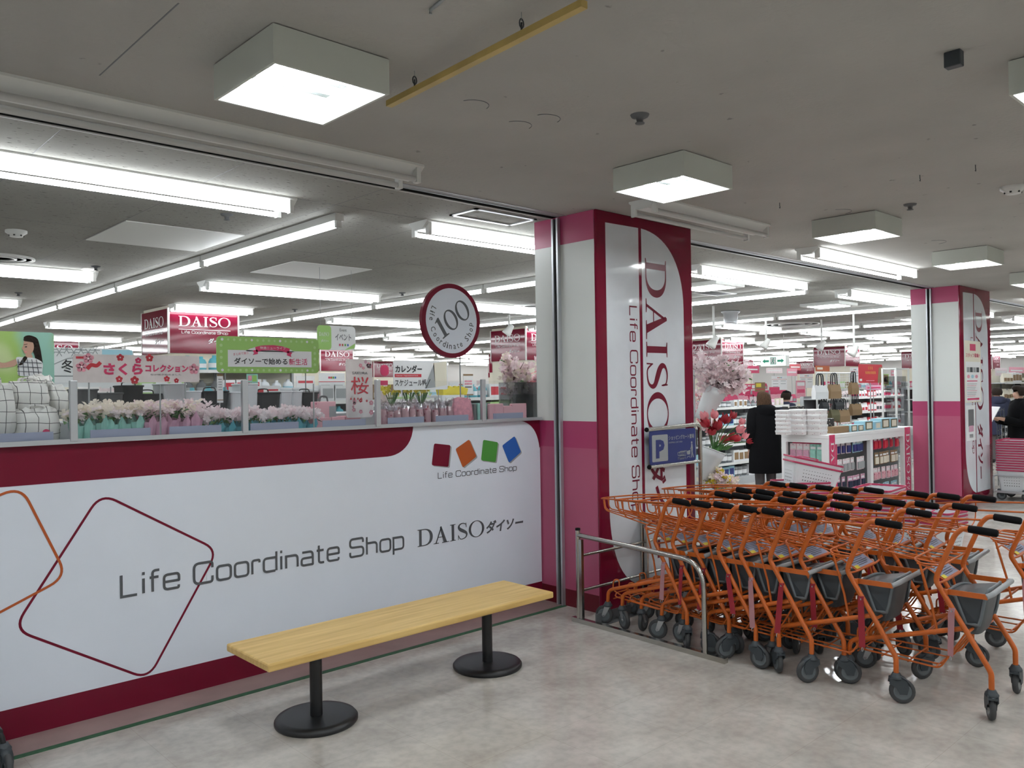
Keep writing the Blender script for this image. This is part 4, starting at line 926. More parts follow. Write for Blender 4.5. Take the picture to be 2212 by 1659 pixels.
pp([(46, 728), (60, 722), (80, 728), (86, 752), (92, 790), (86, 806), (76, 790), (72, 762)], M['hair'], 2); pp([(49, 734), (70, 736), (72, 752), (66, 764), (54, 766), (49, 762), (48, 756), (44, 753), (48, 746)], M['skin'], 3); pp([(46, 736), (52, 726), (72, 726), (78, 742), (66, 738)], M['hair'], 4)
pp([(52, 764), (66, 762), (70, 774), (52, 776)], M['skin'], 2); pp([(30, 770), (52, 772), (72, 772), (92, 782), (88, 815), (34, 812), (36, 790)], M['paper'], 3); pp([(30, 776), (42, 772), (30, 792), (-10, 796), (-40, 770), (-30, 768), (4, 786)], M['skin'], 2.5); pp([(50, 768), (58, 772), (46, 788), (36, 790)], M['hair'], 4)
pp([(51, 748), (56, 747), (56, 750), (51, 750)], M['ink'], 5); pp([(49, 744), (57, 742), (57, 743), (49, 745)], M['hair'], 5); pp([(50, 759), (56, 758), (55, 761), (51, 761)], M['petalc'], 5)
for i in range(5): g.line([PP(36 + 10 * i, 776), PP(38 + 11 * i, 812)], .004, M['txt'], False, 5)
for i in range(3): g.line([PP(34, 782 + 10 * i), PP(88, 784 + 10 * i)], .004, M['txt'], False, 5)
g.build('print', b); x0, x1, z0, z1 = persp_box(-60, 716, 117, 846, 5.5); rods(b, (x0 + .2, x1 - .15), 5.5, 0, z0 + .05)
# round 100 sign
c = at(976, 693, y=4.62); r = .268
rs = MB().lathe([(r, 0), (r, .03)], 56, (0, 0, 0), 1, M['crim']).build('round_sign', None); rs.location = (c.x, 4.62, c.z)
tag(rs, 'round white sign with crimson rim and grey numerals above the glass screen', 'sign')
g = Gfx((0, 0, 0)); g.poly([circ(0, 0, .235, None, 56)], M['white'], 1)
def num1(): 
    a, b = fill2d([[(.0, 0), (.5, 0), (.5, .05), (.36, .08), (.36, 1.0), (.28, 1.0), (.02, .88), (.02, .84), (.16, .86), (.16, .08), (0, .05)]]); return a, b
def num0(): return fill2d([circ(.42, .5, .42, .52, 36), circ(.42, .5, .27, .46, 36)[::-1]])
vs, fs = [], []
for (a, b), dx in ((num1(), 0), (num0(), .56), (num0(), 1.46)): k = len(vs); vs += [(p[0] + dx, p[1]) for p in a]; fs += [tuple(i + k for i in f) for f in b]
g.fit((vs, fs), M['txt'], -.155, -.058, .175, .098, 2, rot=.60)
arc = 'Life Coordinate Shop'; n = len(arc)
wd = {'L': 1.0, 'i': .5, 'f': .6, 'e': 1, 'C': 1.3, 'o': 1.05, 'r': .75, 'd': 1.05, 'n': 1.05, 'a': 1, 't': .7, 'S': 1.1, 'h': 1.05, 'p': 1.05, ' ': .8}
tot = sum(wd[k] for k in arc); acc = 0
for ch in arc:
    a = math.radians(148) + (acc + wd[ch] / 2) / tot * math.radians(212); acc += wd[ch]
    if ch == ' ': continue
    hgt = {'L': .042, 'f': .045, 'd': .045, 'h': .045, 't': .038, 'i': .042, 'C': .042, 'S': .042}.get(ch, .031); w2 = .026 * wd[ch] * .9; rad = .176 if ch != 'p' else .185
    rad = .205 - hgt / 2 if ch != 'p' else .205 - .02; h2 = hgt / 2 if ch != 'p' else .021
    g.text(ch, M['txt'], rad * math.cos(a) - w2 / 2, rad * math.sin(a) - h2, rad * math.cos(a) + w2 / 2, rad * math.sin(a) + h2, rot=a + math.pi / 2, bold=.01)
g.build('print', rs)
MB().tube([(.10, .036, -.78), (.10, .036, -.15)], .005, 8, M['lgrey']).tube([(.10, .030, -.16), (.10, .036, -.10)], .012, 8, M['lgrey']).build('support_rod', None, rs)
# ------------------------------------------------------------------ display shelf right behind the screen
ds = empty('display_counter', (0, 0, 0), 0, 'white stepped display counter right behind the glass screen', 'display counter')
MB().box(-2.3, 4.40, 4.49, 5.0, 0, 1.345, M['shelf']).build('lower_step', None, ds); MB().box(-2.3, 4.40, 5.0, 5.45, 0, 1.455, M['shelf']).build('upper_step', None, ds)
ZL, ZU = 1.345, 1.455
def blossoms(mb, pts, s, mats, rr, petals=5, open_=.5):
    for p in pts:
        d = Vector((rr.gauss(0, 1), rr.gauss(0, 1), rr.gauss(.4, 1))).normalized(); u = d.orthogonal().normalized(); v = d.cross(u); a0 = rr.random() * 6; m = rr.choice(mats); P = Vector(p); ss = s * rr.uniform(.75, 1.25)
        for k in range(petals):
            a = a0 + 2 * math.pi * k / petals; R_ = lambda an, ra, hi: P + (u * math.cos(a + an) + v * math.sin(a + an)) * (ss * ra) + d * (ss * hi)
            mb.add([P, R_(-.62, .52, .20), R_(-.40, .92, open_ * .5), R_(0, .94, open_ * .6), R_(.40, .92, open_ * .5), R_(.62, .52, .20)], [(0, 1, 2, 3, 4, 5)], m)
def potted(rr, wrap, petal, h=.12, wr=.036, tall=.05):
    root = empty('wrapped_flower_pot')
    n = 12; rings = []
    for z, r in ((0, wr * .62), (.01, wr * .68), (h * .6, wr), (h, wr * 1.25)):
        rings.append([(r * math.cos(2 * math.pi * k / n), r * math.sin(2 * math.pi * k / n), z + (.035 * (1 if k % 3 == 0 else -.25) if z == h else 0)) for k in range(n)])
    MB().loft(rings, M[wrap], False, False).add(rings[0], [tuple(range(n))[::-1]], M[wrap]).add(rings[2], [tuple(range(n))], M['leaf']).build('paper_wrap', None, root)
    mb = MB(); pts = [(rr.gauss(0, .036), rr.gauss(0, .030), h + .035 + rr.uniform(0, tall)) for k in range(26)]
    blossoms(mb, pts, .024, [M[q] for q in petal], rr); mb.build('blossoms', None, root)
    mb = MB()
    for k in range(10): p = Vector((rr.gauss(0, .035), rr.gauss(0, .03), h + rr.uniform(0, .035))); mb.add([p, p + Vector((.02, .012, .02)), p + Vector((.04, 0, .015)), p + Vector((.02, -.012, .01))], [(0, 1, 2, 3)], M['leaf'])
    mb.build('leaves', None, root); learn(root); return root
rr = random.Random(11)
pots = {'t': potted(rr, 'teal', ['petalw', 'petalb', 'petalw']), 'p': potted(rr, 'lilac', ['petalw', 'petal', 'petal']), 'c': potted(rr, 'cyan', ['petal', 'petalb', 'petalb'], .075)}
used = {k: False for k in pots}
def put_pot(k, px, y, lb):
    x = at(px, 930, y=y).x; s = rr.uniform(.92, 1.08)
    o = pots[k] if not used[k] else dup(pots[k], (0, 0, 0)); used[k] = True
    o.location = (x, y, ZL); o.rotation_euler = (0, 0, rr.random() * 6); o.scale = (s, s, s); tag(o, lb, 'flower pot', 'flower pots behind the glass screen')
for i, px in enumerate((166, 190, 215, 242, 268, 293)): put_pot('t', px, 4.56, 'artificial flowers in teal paper wrap, %s from the left behind the glass' % ORD[i])
for i, px in enumerate((322, 346, 371, 396, 421)): put_pot('p', px, 4.56, 'artificial flowers in lilac paper wrap, %s from the left behind the glass' % ORD[i])
for i, px in enumerate((445, 470, 496, 520, 548, 572, 597, 622, 648, 672)): put_pot('c', px, 4.58, 'artificial blossoms in a blue pot, %s from the left behind the glass' % ORD[i])
for i, px in enumerate((178, 204, 230, 256, 282, 310, 336, 362, 390)): put_pot('t' if i < 5 else 'p', px, 4.70, 'artificial flowers in the back row behind the teal and lilac wraps, %s from the left' % nth(i))
for i, px in enumerate((420, 448, 476, 504, 532, 560, 590, 618, 646)): put_pot('c', px, 4.70, 'artificial blossoms in the back row behind the blue pots, %s from the left' % nth(i))
# ------------------------------------------------------------------ goods behind the glass
def bag(px0, py0, px1, py1, y, m, name, label, cat, group=None, sag=.12, handles=True, depth=.16):
    x0, x1, z0, z1 = persp_box(px0, py0, px1, py1, y); cx = (x0 + x1) / 2; hw = (x1 - x0) / 2; r_ = random.Random(int(px0 * 7 + py0))
    rings = []; n = 20
    for i in range(7):
        t = i / 6; z = (z1 - z0) * t; w_ = hw * (1 - sag * abs(t - .45) * 1.4 + r_.uniform(-.02, .02)); d_ = depth * (.55 + .25 * math.sin(math.pi * t)) * (1 - .55 * t ** 3)
        ex = lambda v: math.copysign(abs(v) ** .55, v)
        rings.append([(w_ * ex(math.cos(2 * math.pi * k / n)) + r_.gauss(0, .004), d_ * ex(math.sin(2 * math.pi * k / n)) + r_.gauss(0, .006), z + (r_.gauss(0, .008) if i > 2 else 0)) for k in range(n)])
    o = empty(name, (cx, y + depth * .6, z0), 0, label, cat, group); MB().loft(rings, M[m], True, True).build('body', None, o)
    if handles:
        for s in (-1, 1): MB().tube(catmull([(-hw * .4, s * .03, (z1 - z0) * .97), (-hw * .3, s * .04, (z1 - z0) * 1.14), (hw * .25, s * .04, (z1 - z0) * 1.12), (hw * .35, s * .03, (z1 - z0) * .97)], 5), .006, 6, M[m]).build('handle', None, o)
    return o
bag(-60, 830, 40, 956, 4.55, 'plaid', 'checked_bag', 'white checked storage bag at the left edge behind the glass', 'bag', 'white checked storage bags')
bag(28, 826, 112, 890, 4.62, 'plaid', 'checked_bag', 'upper white checked storage bag slumped on top of the other', 'bag', 'white checked storage bags')
bag(36, 886, 136, 956, 4.52, 'plaid', 'checked_bag', 'lower white checked storage bag with a round pink tag', 'bag', 'white checked storage bags')
bag(70, 812, 118, 840, 4.80, 'plaid', 'checked_bag', 'small white checked bag behind the bigger checked bags', 'bag', 'white checked storage bags', handles=False)
bag(112, 832, 150, 905, 4.70, 'plaid', 'checked_bag', 'narrow white checked bag beside the first glass post', 'bag', 'white checked storage bags', handles=False)
p = at(100, 934, y=4.47); MB().lathe([(.016, 0), (.016, .003)], 20, (0, 0, 0), 1, M['hot']).build('round_tag', None).location = (p.x, p.y, p.z); tag(bpy.data.objects['round_tag'], 'round pink price tag on the lower checked bag', 'tag')
def bin_(px0, py0, px1, py1, y, m, label, nm='storage_bin', taper=.86, handle=False, z=None):
    x0, x1, z0, z1 = persp_box(px0, py0, px1, py1, y); 
    if z is not None: z0 = z
    w_, h_, d_ = x1 - x0, z1 - z0, .20; hw = w_ / 2
    o = empty(nm, ((x0 + x1) / 2, y + .1, z0), 0, label, 'storage bin', 'storage bins behind the flower pots')
    R_ = lambda s, z, r: [(a * s, b * s, z) for a, b in rrect(-hw, -d_ / 2, hw, d_ / 2, r, 3)]
    MB().loft([R_(taper, 0, .02), R_(1, h_, .025), R_(.94, h_, .025), R_(taper * .93, .01, .02)], M[m], False, True).build('body', None, o)
    MB().tube([(a * 1.01, b * 1.01, h_) for a, b in rrect(-hw, -d_ / 2, hw, d_ / 2, .025, 3)], .006, 6, M[m], True).build('rim', None, o)
    if handle: MB().tube(catmull([(-.04, 0, h_), (-.03, 0, h_ + .025), (.03, 0, h_ + .025), (.04, 0, h_)], 4), .004, 6, M['ink']).build('handle', None, o)
    return o
BB = [(166, 842, 214, 886, 'greyc', 'dark grey fabric bin nearest the checked bags'), (212, 850, 268, 886, 'greyc', 'grey fabric bin beside the darkest grey one'), (268, 834, 312, 886, 'blackc', 'tall black bin behind the lilac flowers'), (308, 852, 352, 886, 'blackc', 'low black bin beside the tall black bin'),
      (354, 830, 404, 882, 'whitep', 'tall white plastic bin right of the black bins'), (400, 846, 438, 880, 'whitep', 'white plastic bin with straight sides'), (437, 846, 496, 882, 'blackc', 'wide black bin behind the price card'), (500, 848, 530, 880, 'whitep', 'small white lidded bin by the second glass post'),
      (528, 830, 560, 880, 'whitep', 'stacked tall white bin right of the second glass post'), (558, 849, 608, 880, 'blackc', 'black fabric bin under the green banner'), (606, 846, 634, 878, 'whitep', 'small white bin between black bins'), (632, 846, 656, 878, 'whitep', 'narrow white bin between black bins'), (656, 849, 690, 878, 'blackc', 'black fabric bin beside the pink packs')]
for a, b_, c_, d_, m, lb in BB: bin_(a, b_, c_, d_, 5.06, m, lb, handle=(m == 'blackc'), z=ZU)
# price card on a stick
b, g, W_, H_ = sign(469, 808, 482, 870, 4.86, M['paper'], 'price_card', 'tall narrow white price card on a stick among the flower pots', 'price card', r=0, t=.003)
g.rect(0, H_ * .93, W_, H_, M['kraft']); g.rect(0, H_ * .08, W_, H_ * .11, M['kraft'])
for i in range(5): g.rect(W_ * .2, H_ * (.8 - .09 * i), W_ * .8, H_ * (.83 - .09 * i), M['lgrey'])
g.build('print', b); x0, x1, z0, z1 = persp_box(469, 808, 482, 870, 4.86); rods(b, ((x0 + x1) / 2,), 4.856, ZL, z0 + .02)
# pink blossom packs
def pack(px0, py0, px1, py1, y, m, label, group, d_=.11, z=None, nm='printed_pack', tape=True, cat='pack'):
    x0, x1, z0, z1 = persp_box(px0, py0, px1, py1, y)
    if z is not None: z1 += z - z0; z0 = z
    o = MB().box(-(x1 - x0) / 2, (x1 - x0) / 2, 0, d_, 0, z1 - z0, M[m], .006).build(nm, None); o.location = ((x0 + x1) / 2, y, z0); tag(o, label, cat, group)
    return o, x0, x1, z0, z1
for i, (a, b_) in enumerate(((683, 716), (717, 746), (747, 780))): pack(a, 888, b_, 922, 4.60, 'sakpack', 'pink blossom printed tissue pack, %s in the bottom row by the tall poster' % ORD[i], 'blossom printed tissue packs', z=ZL)
o, x0, x1, z0, z1 = pack(689, 846, 726, 887, 4.62, 'sakpack', 'pink blossom printed tissue pack standing on top of the row', 'blossom printed tissue packs', z=ZL + .078)
MB().tube(catmull([(-.03, .05, z1 - z0), (-.02, .05, z1 - z0 + .03), (.02, .05, z1 - z0 + .03), (.03, .05, z1 - z0)], 4), .006, 6, M['greyc']).build('carry_loop', None, o); g = Gfx((.01, -.001, .02)); g.rect(0, 0, .05, .07, M['lgrey']); g.build('barcode_label', o)
# film wrapped pink bags
def filmbag(rr):
    o = empty('film_wrapped_bag'); n = 14; rings = []
    for z, r in ((0, .8), (.03, 1), (.11, .95), (.135, .8)): rings.append([(.026 * r * math.cos(2 * math.pi * k / n) * 1.1, .03 * r * math.sin(2 * math.pi * k / n), z) for k in range(n)])
    MB().loft(rings, M['sakpack'], True, True).build('pink_contents', None, o); rings = []
    for z, r in ((0, .95), (.03, 1.15), (.11, 1.12), (.14, 1.05), (.165, 1.15), (.18, .9)): rings.append([((.028 * r + rr.gauss(0, .002)) * math.cos(2 * math.pi * k / n) * 1.1, (.032 * r + rr.gauss(0, .002)) * math.sin(2 * math.pi * k / n), z + (rr.gauss(0, .008) if z > .13 else 0)) for k in range(n)])
    MB().loft(rings, M['film'], False, True).build('clear_film', None, o); learn(o); return o
rr = random.Random(21); fb = filmbag(rr)
pxs = [826, 842, 858, 874, 890, 906, 922, 940, 956, 972, 988, 1004]
for k in range(2):
    for i, px in enumerate(pxs):
        y = 4.55 + .10 * k; o = fb if (k == 0 and i == 0) else dup(fb, (0, 0, 0)); o.location = (at(px + 4 * k, 900, y=y).x, y, ZL); s = rr.uniform(.9, 1.08); o.scale = (s, s, s); o.rotation_euler = (0, 0, rr.random() * 6)
        tag(o, ('film wrapped pink bag in the front row, %s from the left' % ORD[i]) if k == 0 else 'film wrapped pink bag in the second row, %s from the left' % nth(i), 'wrapped bag', 'film wrapped pink bags')
o = bag(984, 862, 1024, 924, 4.50, 'pink', 'pink_pouch', 'larger pink pouch at the right end of the film wrapped bags', 'pouch', None, .1, False, .05)
for i, (a, b_, t_) in enumerate(((1058, 1088, 870), (1088, 1108, 876), (1106, 1138, 872))): pack(a, t_, b_, 914, 4.60, 'sakpack', 'flat pink pack, %s from the right glass post' % ORD[i], 'flat pink packs by the column', .03, z=ZL)
for i, px in enumerate((1024, 1032, 1040, 1047, 1054)):
    pack(px, 868, px + 6, 914, 4.64, 'teal' if i % 2 else 'greyc', 'thin spine standing upright behind the right glass post, %s from the left' % ORD[i], 'thin upright packs behind the right glass post', .10, z=ZL)
# smoky vases with cherry blossom next to the column
def bouquet(name, c, rx, ry, rz, n, s, mats, rr, twigs=14, base=None, parent=None):
    base = Vector(base or (c[0], c[1], c[2] - rz)); mb = MB(); C_ = Vector(c); tips = []
    for k in range(twigs):
        d = Vector((rr.gauss(0, 1), rr.gauss(0, 1), rr.gauss(.2, .8))).normalized(); t = C_ + Vector((d.x * rx, d.y * ry, d.z * rz)) * rr.uniform(.75, 1.0); tips.append(t)
        mid = (base + t) / 2 + Vector((rr.gauss(0, .02), rr.gauss(0, .02), .03)); mb.tube([base, mid, t], [.005, .004, .002], 5, M['twig'])
    tw_o = mb.build('branches', None, parent); mb = MB(); pts = []
    for k in range(n):
        t = rr.choice(tips); f = rr.uniform(.35, 1.02); p = base + (t - base) * f + Vector((rr.gauss(0, rx * .16), rr.gauss(0, ry * .16), rr.gauss(0, rz * .14))); pts.append(p)
    blossoms(mb, pts, s, mats, rr); bl_o = mb.build('blossoms', None, parent); mb = MB()
    for k in range(n // 14):
        p = rr.choice(pts); e = Vector((rr.gauss(0, 1), rr.gauss(0, 1), rr.gauss(0, .6))).normalized(); f = e.orthogonal().normalized(); mb.add([p, p + e * s * .8 + f * s * .3, p + e * s * 1.7, p + e * s * .8 - f * s * .3], [(0, 1, 2, 3)], M['leaf'])
    mb.build('leaves', None, parent)
rr = random.Random(31)
for i, (px, py, lb) in enumerate(((1112, 800, 'pale pink blossom bunch in the left smoky vase by the near column'), (1150, 812, 'deeper pink blossom bunch in the right smoky vase by the near column'))):
    y = 4.78; c = at(px, py, y=y); o = empty('blossom_bunch', (0, 0, 0), 0, lb, 'flowers', 'blossom bunches in smoky vases')
    bouquet('b', (c.x, y, c.z), (.13), .12, .13, 380, .030, [M['petal'], M['petalw'] if i == 0 else M['petalc'], M['petal']], rr, 14, (c.x, y, 1.46), o)
for i, px in enumerate((1104, 1134, 1152)):
    y = 4.74 - .05 * i; x = at(px, 860, y=y).x; h = at(px, 826, y=y).z - ZL; o = empty('smoky_vase', (x, y, ZL), 0, 'square smoky glass vase, %s from the left by the near column' % ORD[i], 'vase', 'smoky vases by the near column')
    r = .068; MB().box(-r, r, -r, r, 0, h, M['gglass']).build('body', None, o); MB().box(-r * .9, r * .9, -r * .9, r * .9, 0, h * .7, M['gglass']).build('inner_glass', None, o)
# white directory boards, small price signs farther in
def small_sign(px0, py0, px1, py1, y, m, label, bars=(), cat='sign', name='shelf_sign', rod=True, dots=False, txt=None):
    b, g, W_, H_ = sign(px0, py0, px1, py1, y, M[m], name, label, cat, r=.0)
    for (u0, v0, u1, v1, c) in bars: g.rect(W_ * u0, H_ * v0, W_ * u1, H_ * v1, M[c], layer=1)
    if dots:
        for i, c in enumerate(('hot', 'orangel', 'grn', 'blue')): g.rect(W_ * (.36 + .08 * i), H_ * .84, W_ * (.42 + .08 * i), H_ * .90, M[c], layer=2)
    if txt: g.text(txt[0], M[txt[1]], W_ * txt[2], H_ * txt[3], W_ * txt[4], H_ * txt[5], bold=.03, layer=2)
    if bars or dots or txt: g.build('print', b)
    x0, x1, z0, z1 = persp_box(px0, py0, px1, py1, y)
    if rod: rods(b, ((x0 + x1) / 2,), y, .0, z0 + .03, r=.008, name='stand')
    return b
LINES = [(.08, .62, .42, .66, 'lgrey'), (.58, .62, .92, .66, 'lgrey'), (.08, .42, .42, .46, 'lgrey'), (.58, .42, .92, .46, 'lgrey'), (.08, .22, .42, .26, 'lgrey'), (.58, .22, .92, .26, 'lgrey'), (0, .74, 1, .76, 'redp')]
small_sign(689, 806, 745, 880, 9.5, 'paper', 'white directory board under the crimson band of the second pillar', LINES, dots=True)
small_sign(970, 826, 1028, 862, 9.0, 'paper', 'white directory board behind the calendar sign', LINES, dots=True)
small_sign(1001, 808, 1022, 854, 6.6, 'paper', 'white notice card with brown edges left of the right glass post', [(0, .92, 1, 1, 'kraft'), (.12, .62, .88, .70, 'pink'), (.12, .50, .88, .58, 'pink'), (.15, .36, .85, .42, 'txt'), (0, 0, 1, .06, 'kraft')])
b = small_sign(821, 822, 838, 872, 6.2, 'palepink', 'narrow pink doll festival banner left of the calendar sign', [(.0, .80, 1, 1, 'hot')])
b = small_sign(533, 808, 557, 840, 6.3, 'teal', 'teal and pink new arrival card behind the second glass post', [(.1, .55, .45, .9, 'pink'), (.5, .5, .9, .92, 'lime')], txt=('新', 'hot', .1, .12, .45, .45))
sign(822, 788, 840, 812, 6.2, M['hot'], 'heart_sign', 'hot pink heart shaped card on top of the narrow pink banner', 'sign', r=.05)
yt = empty('display_table', (0, 0, 0), 0, 'white display table holding yellow paper bags behind the glass', 'table'); c0, c1 = at(955, 846, y=6.3), at(1003, 846, y=6.3)
MB().box(c0.x, c1.x, 6.3, 6.75, c0.z - .06, c0.z - .035, M['whitep']).build('table_top', None, yt)
for xx in (c0.x + .02, c1.x - .02):
    for yy in (6.32, 6.73): MB().box(xx - .015, xx + .015, yy - .015, yy + .015, 0, c0.z - .06, M['whitep']).build('leg', None, yt)
for i, px in enumerate((962, 974, 986, 996)):
    c = at(px, 846, y=6.4); o = MB().loft([[(-.05, -.05, 0), (.05, -.05, 0), (.05, .05, 0), (-.05, .05, 0)], [(-.06, -.06, .09), (.06, -.06, .06), (.06, .06, .09), (-.06, .06, .06)]], M['yel'], False, True).build('yellow_paper_bag', None); o.location = (c.x, 6.42, c0.z - .034); tag(o, 'yellow folded paper bag behind the glass, %s from the left' % ORD[i], 'paper bag', 'yellow paper bags')
rr = random.Random(41)
for i, px in enumerate((846, 882, 910)):
    c = at(px, 848, y=6.0); o = empty('yellow_flower_bunch', (0, 0, 0), 0, 'yellow flower bunch below the calendar sign, %s from the left' % ORD[i], 'flowers', 'yellow flower bunches'); mb = MB()
    blossoms(mb, [(c.x + rr.gauss(0, .05), 6.0 + rr.gauss(0, .04), c.z + rr.gauss(.02, .02)) for k in range(30)], .022, [M['yel']], rr); mb.build('blossoms', None, o); mb = MB()
    for k in range(16): a = rr.random() * 6.28; mb.tube([(c.x, 6.0, c.z - .14), (c.x + .06 * math.cos(a), 6.0 + .06 * math.sin(a), c.z)], .004, 4, M['leaf'])
    mb.build('stems', None, o); MB().lathe([(.03, 0), (.05, .12)], 14, (c.x, 6.0, c.z - .24), 2, M['whitep']).build('vase', None, o)

# ------------------------------------------------------------------ flowers on a post behind the near column
rr = random.Random(51)
fs_ = empty('flower_stand', (0, 0, 0), 0, 'white display post carrying flower vases just behind the pink column', 'stand')
p = at(1499, 1000, d=7.15); MB().tube([(p.x, p.y, 0), (p.x, p.y, 1.75)], .02, 10, M['whitep']).lathe([(.16, 0), (.16, .02), (.03, .03)], 20, (p.x, p.y, 0), 2, M['whitep']).build('post', None, fs_); POST = p
def cone_vase(px0, py0, px1, py1, d, r0, r1, lb):
    a, b = at(px0, py0, d=d), at(px1, py1, d=d); ax = (b - a); L = ax.length
    o = empty('cone_vase', a, 0, lb, 'vase', 'white cone vases on the flower stand'); T = ax.to_track_quat('Z', 'Y').to_matrix().to_4x4()
    MB().lathe([(0, 0), (r0, 0), (r0 * .6 + r1 * .4, L * .4), (r0 * .25 + r1 * .75, L * .75), (r0 * .24 + r1 * .77, L * .76), (r1, L), (r1 * .95, L), (r0 * .9, .02)], 28, (0, 0, 0), 2, M['whitep'], T=T).build('body', None, o)
    MB().tube([(r1 * 1.0 * math.cos(q), r1 * 1.0 * math.sin(q), L) for q in [2 * math.pi * k / 28 for k in range(28)]], .005, 6, M['whitep'], True, T=T).build('rim', None, o); return b
b1 = cone_vase(1514, 906, 1547, 842, 7.1, .060, .098, 'upper white cone vase holding cherry blossom')
b2 = cone_vase(1517, 1035, 1541, 972, 6.95, .055, .105, 'lower white cone vase holding red tulips')
b3 = cone_vase(1520, 1130, 1548, 1060, 6.9, .055, .10, 'lowest white cone vase holding mixed blossom, behind the carts')
def bunch(px, py, d, rx, rz, n, s, mats, base, lb, tw_=16):
    c = at(px, py, d=d); o = empty('flower_bunch', (0, 0, 0), 0, lb, 'flowers', 'flower bunches on the flower stand'); bouquet('b', (c.x, c.y, c.z), rx, rx * .8, rz, n, s, mats, rr, tw_, tuple(base), o); return o
bunch(1560, 812, 7.15, .245, .17, 1150, .027, [M['petal'], M['petalb'], M['petal']], b1, 'big pale pink cherry blossom bunch in the upper white cone vase', 30)
bunch(1512, 790, 7.3, .12, .13, 300, .026, [M['petal'], M['petalb']], b1, 'pale cherry blossom spray close to the column edge')
bunch(1513, 870, 7.3, .07, .12, 160, .025, [M['petal'], M['petalc'], M['petalb']], b2, 'pale pink blossom spray between the two white cone vases', 8)
bunch(1556, 1040, 6.95, .17, .13, 420, .027, [M['petal'], M['petalw'], M['petalb'], M['petal'], M['yel']], b3, 'mixed white pink and yellow blossom bunch just above the carts', 18)
def tulip(mb, c, d, s, m):
    d = (Vector(d).normalized() + Vector((rr.gauss(0, .3), rr.gauss(0, .3), rr.gauss(0, .2)))).normalized(); T = Matrix.Translation(c) @ d.to_track_quat('Z', 'Y').to_matrix().to_4x4()
    for k in range(6):
        a0 = math.pi * k / 3 + rr.uniform(-.1, .1); sc_ = s * (1 if k % 2 else .9); rows_ = []
        for t, r, w_ in ((0, .08, .25), (.25, .62, .55), (.55, .82, .62), (.85, .72, .50), (1.12, .66 + rr.uniform(-.1, .35), .12)):
            rows_.append([(sc_ * r * math.cos(a0 + w_ * q), sc_ * r * math.sin(a0 + w_ * q), sc_ * 1.55 * t) for q in (-1, 0, 1)])
        mb.add([p for row in rows_ for p in row], [(3 * i + j, 3 * i + j + 1, 3 * i + j + 4, 3 * i + j + 3) for i in range(4) for j in range(2)], m, True, T)
o = empty('tulip_bunch', (0, 0, 0), 0, 'red tulip bunch in the lower white cone vase', 'flowers', 'flower bunches on the flower stand')
hd, stm = MB(), MB()
for px, py, s, m in ((1532, 922, 1.2, 'petalr'), (1550, 930, 1.3, 'petalr'), (1538, 940, 1.15, 'petalr'), (1565, 916, 1.2, 'petalr'), (1582, 905, .9, 'petalr'), (1572, 950, 1.1, 'petalr'), (1592, 935, 1.1, 'petalc'), (1560, 957, 1.1, 'petalr'), (1585, 952, 1.0, 'petalr'), (1606, 947, .8, 'petalc'), (1612, 955, .7, 'petalr'), (1526, 908, 1.1, 'petalc'), (1545, 905, 1.0, 'petalc'), (1598, 917, .8, 'petalc')):
    c = at(px, py, d=6.9 + rr.uniform(-.06, .1)); tulip(hd, c, c - b2, .044 * s, M[m])
    stm.tube(catmull([tuple(b2 - Vector((0, 0, .04))), tuple((b2 + c) / 2 + Vector((0, 0, .02))), tuple(c)], 4), .004, 5, M['leaf'])
for k in range(16):
    a = b2 + Vector((rr.gauss(0, .03), rr.gauss(0, .03), 0)); e = Vector((rr.uniform(-.02, .12), rr.uniform(-.08, .05), rr.uniform(.02, .09))); stm.add([a, a + e * .5 + Vector((0, 0, .02)), a + e, a + e * .5 - Vector((0, .0, .02))], [(0, 1, 2, 3)], M['leaf'])
hd.build('blooms', None, o); stm.build('stems', None, o)
# ------------------------------------------------------------------ white display gondola with crimson end strips
gd = empty('display_gondola', (9.26, 4.5, 0), 0, 'white low display gondola with crimson corner strips in the shop entrance', 'display unit'); GL, GD, GH = 2.55, .60, 1.015
P_ = M['paper']
MB().box(0, GL, 0, GD, .97, GH, P_, .004).build('top', None, gd); MB().box(0.02, GL, .0, GD, 0, .08, P_).build('base', None, gd); MB().box(.30, GL - .02, .22, .25, .08, .97, M['dshelf']).box(.22, .25, .02, GD - .03, .08, .97, M['hot']).build('back_panel', None, gd)
for x0, x1 in ((0, .17), (1.13, 1.20), (2.16, 2.42)): MB().box(x0, x1, .002, .05, .08, .90, P_).build('upright', None, gd)
for y0, y1 in ((.05, .09), (.54, .60)): MB().box(.002, .05, y0, y1, .08, .92, P_).build('upright', None, gd)
MB().box(0, GL, 0, .05, .90, .9695, P_).box(0.0005, .05, .05, GD - .001, .92, .9695, P_).build('front_rail', None, gd)
for x0, x1 in ((.015, .155), (2.20, 2.38)):
    b = board('end_strip', (x0, -.003, .06), X3, Z3, x1 - x0, .955, .003, M['hot'], 0, gd); g = Gfx((x0, -.003, .06), (0, 0, -1), (1, 0, 0))
    g.fit(daiso(), M['paper'], -.87, .03, -.33, x1 - x0 - .03); g.text('ダイソー', M['paper'], -.29, .03, -.05, x1 - x0 - .04, bold=.03); g.build('lettering', b)
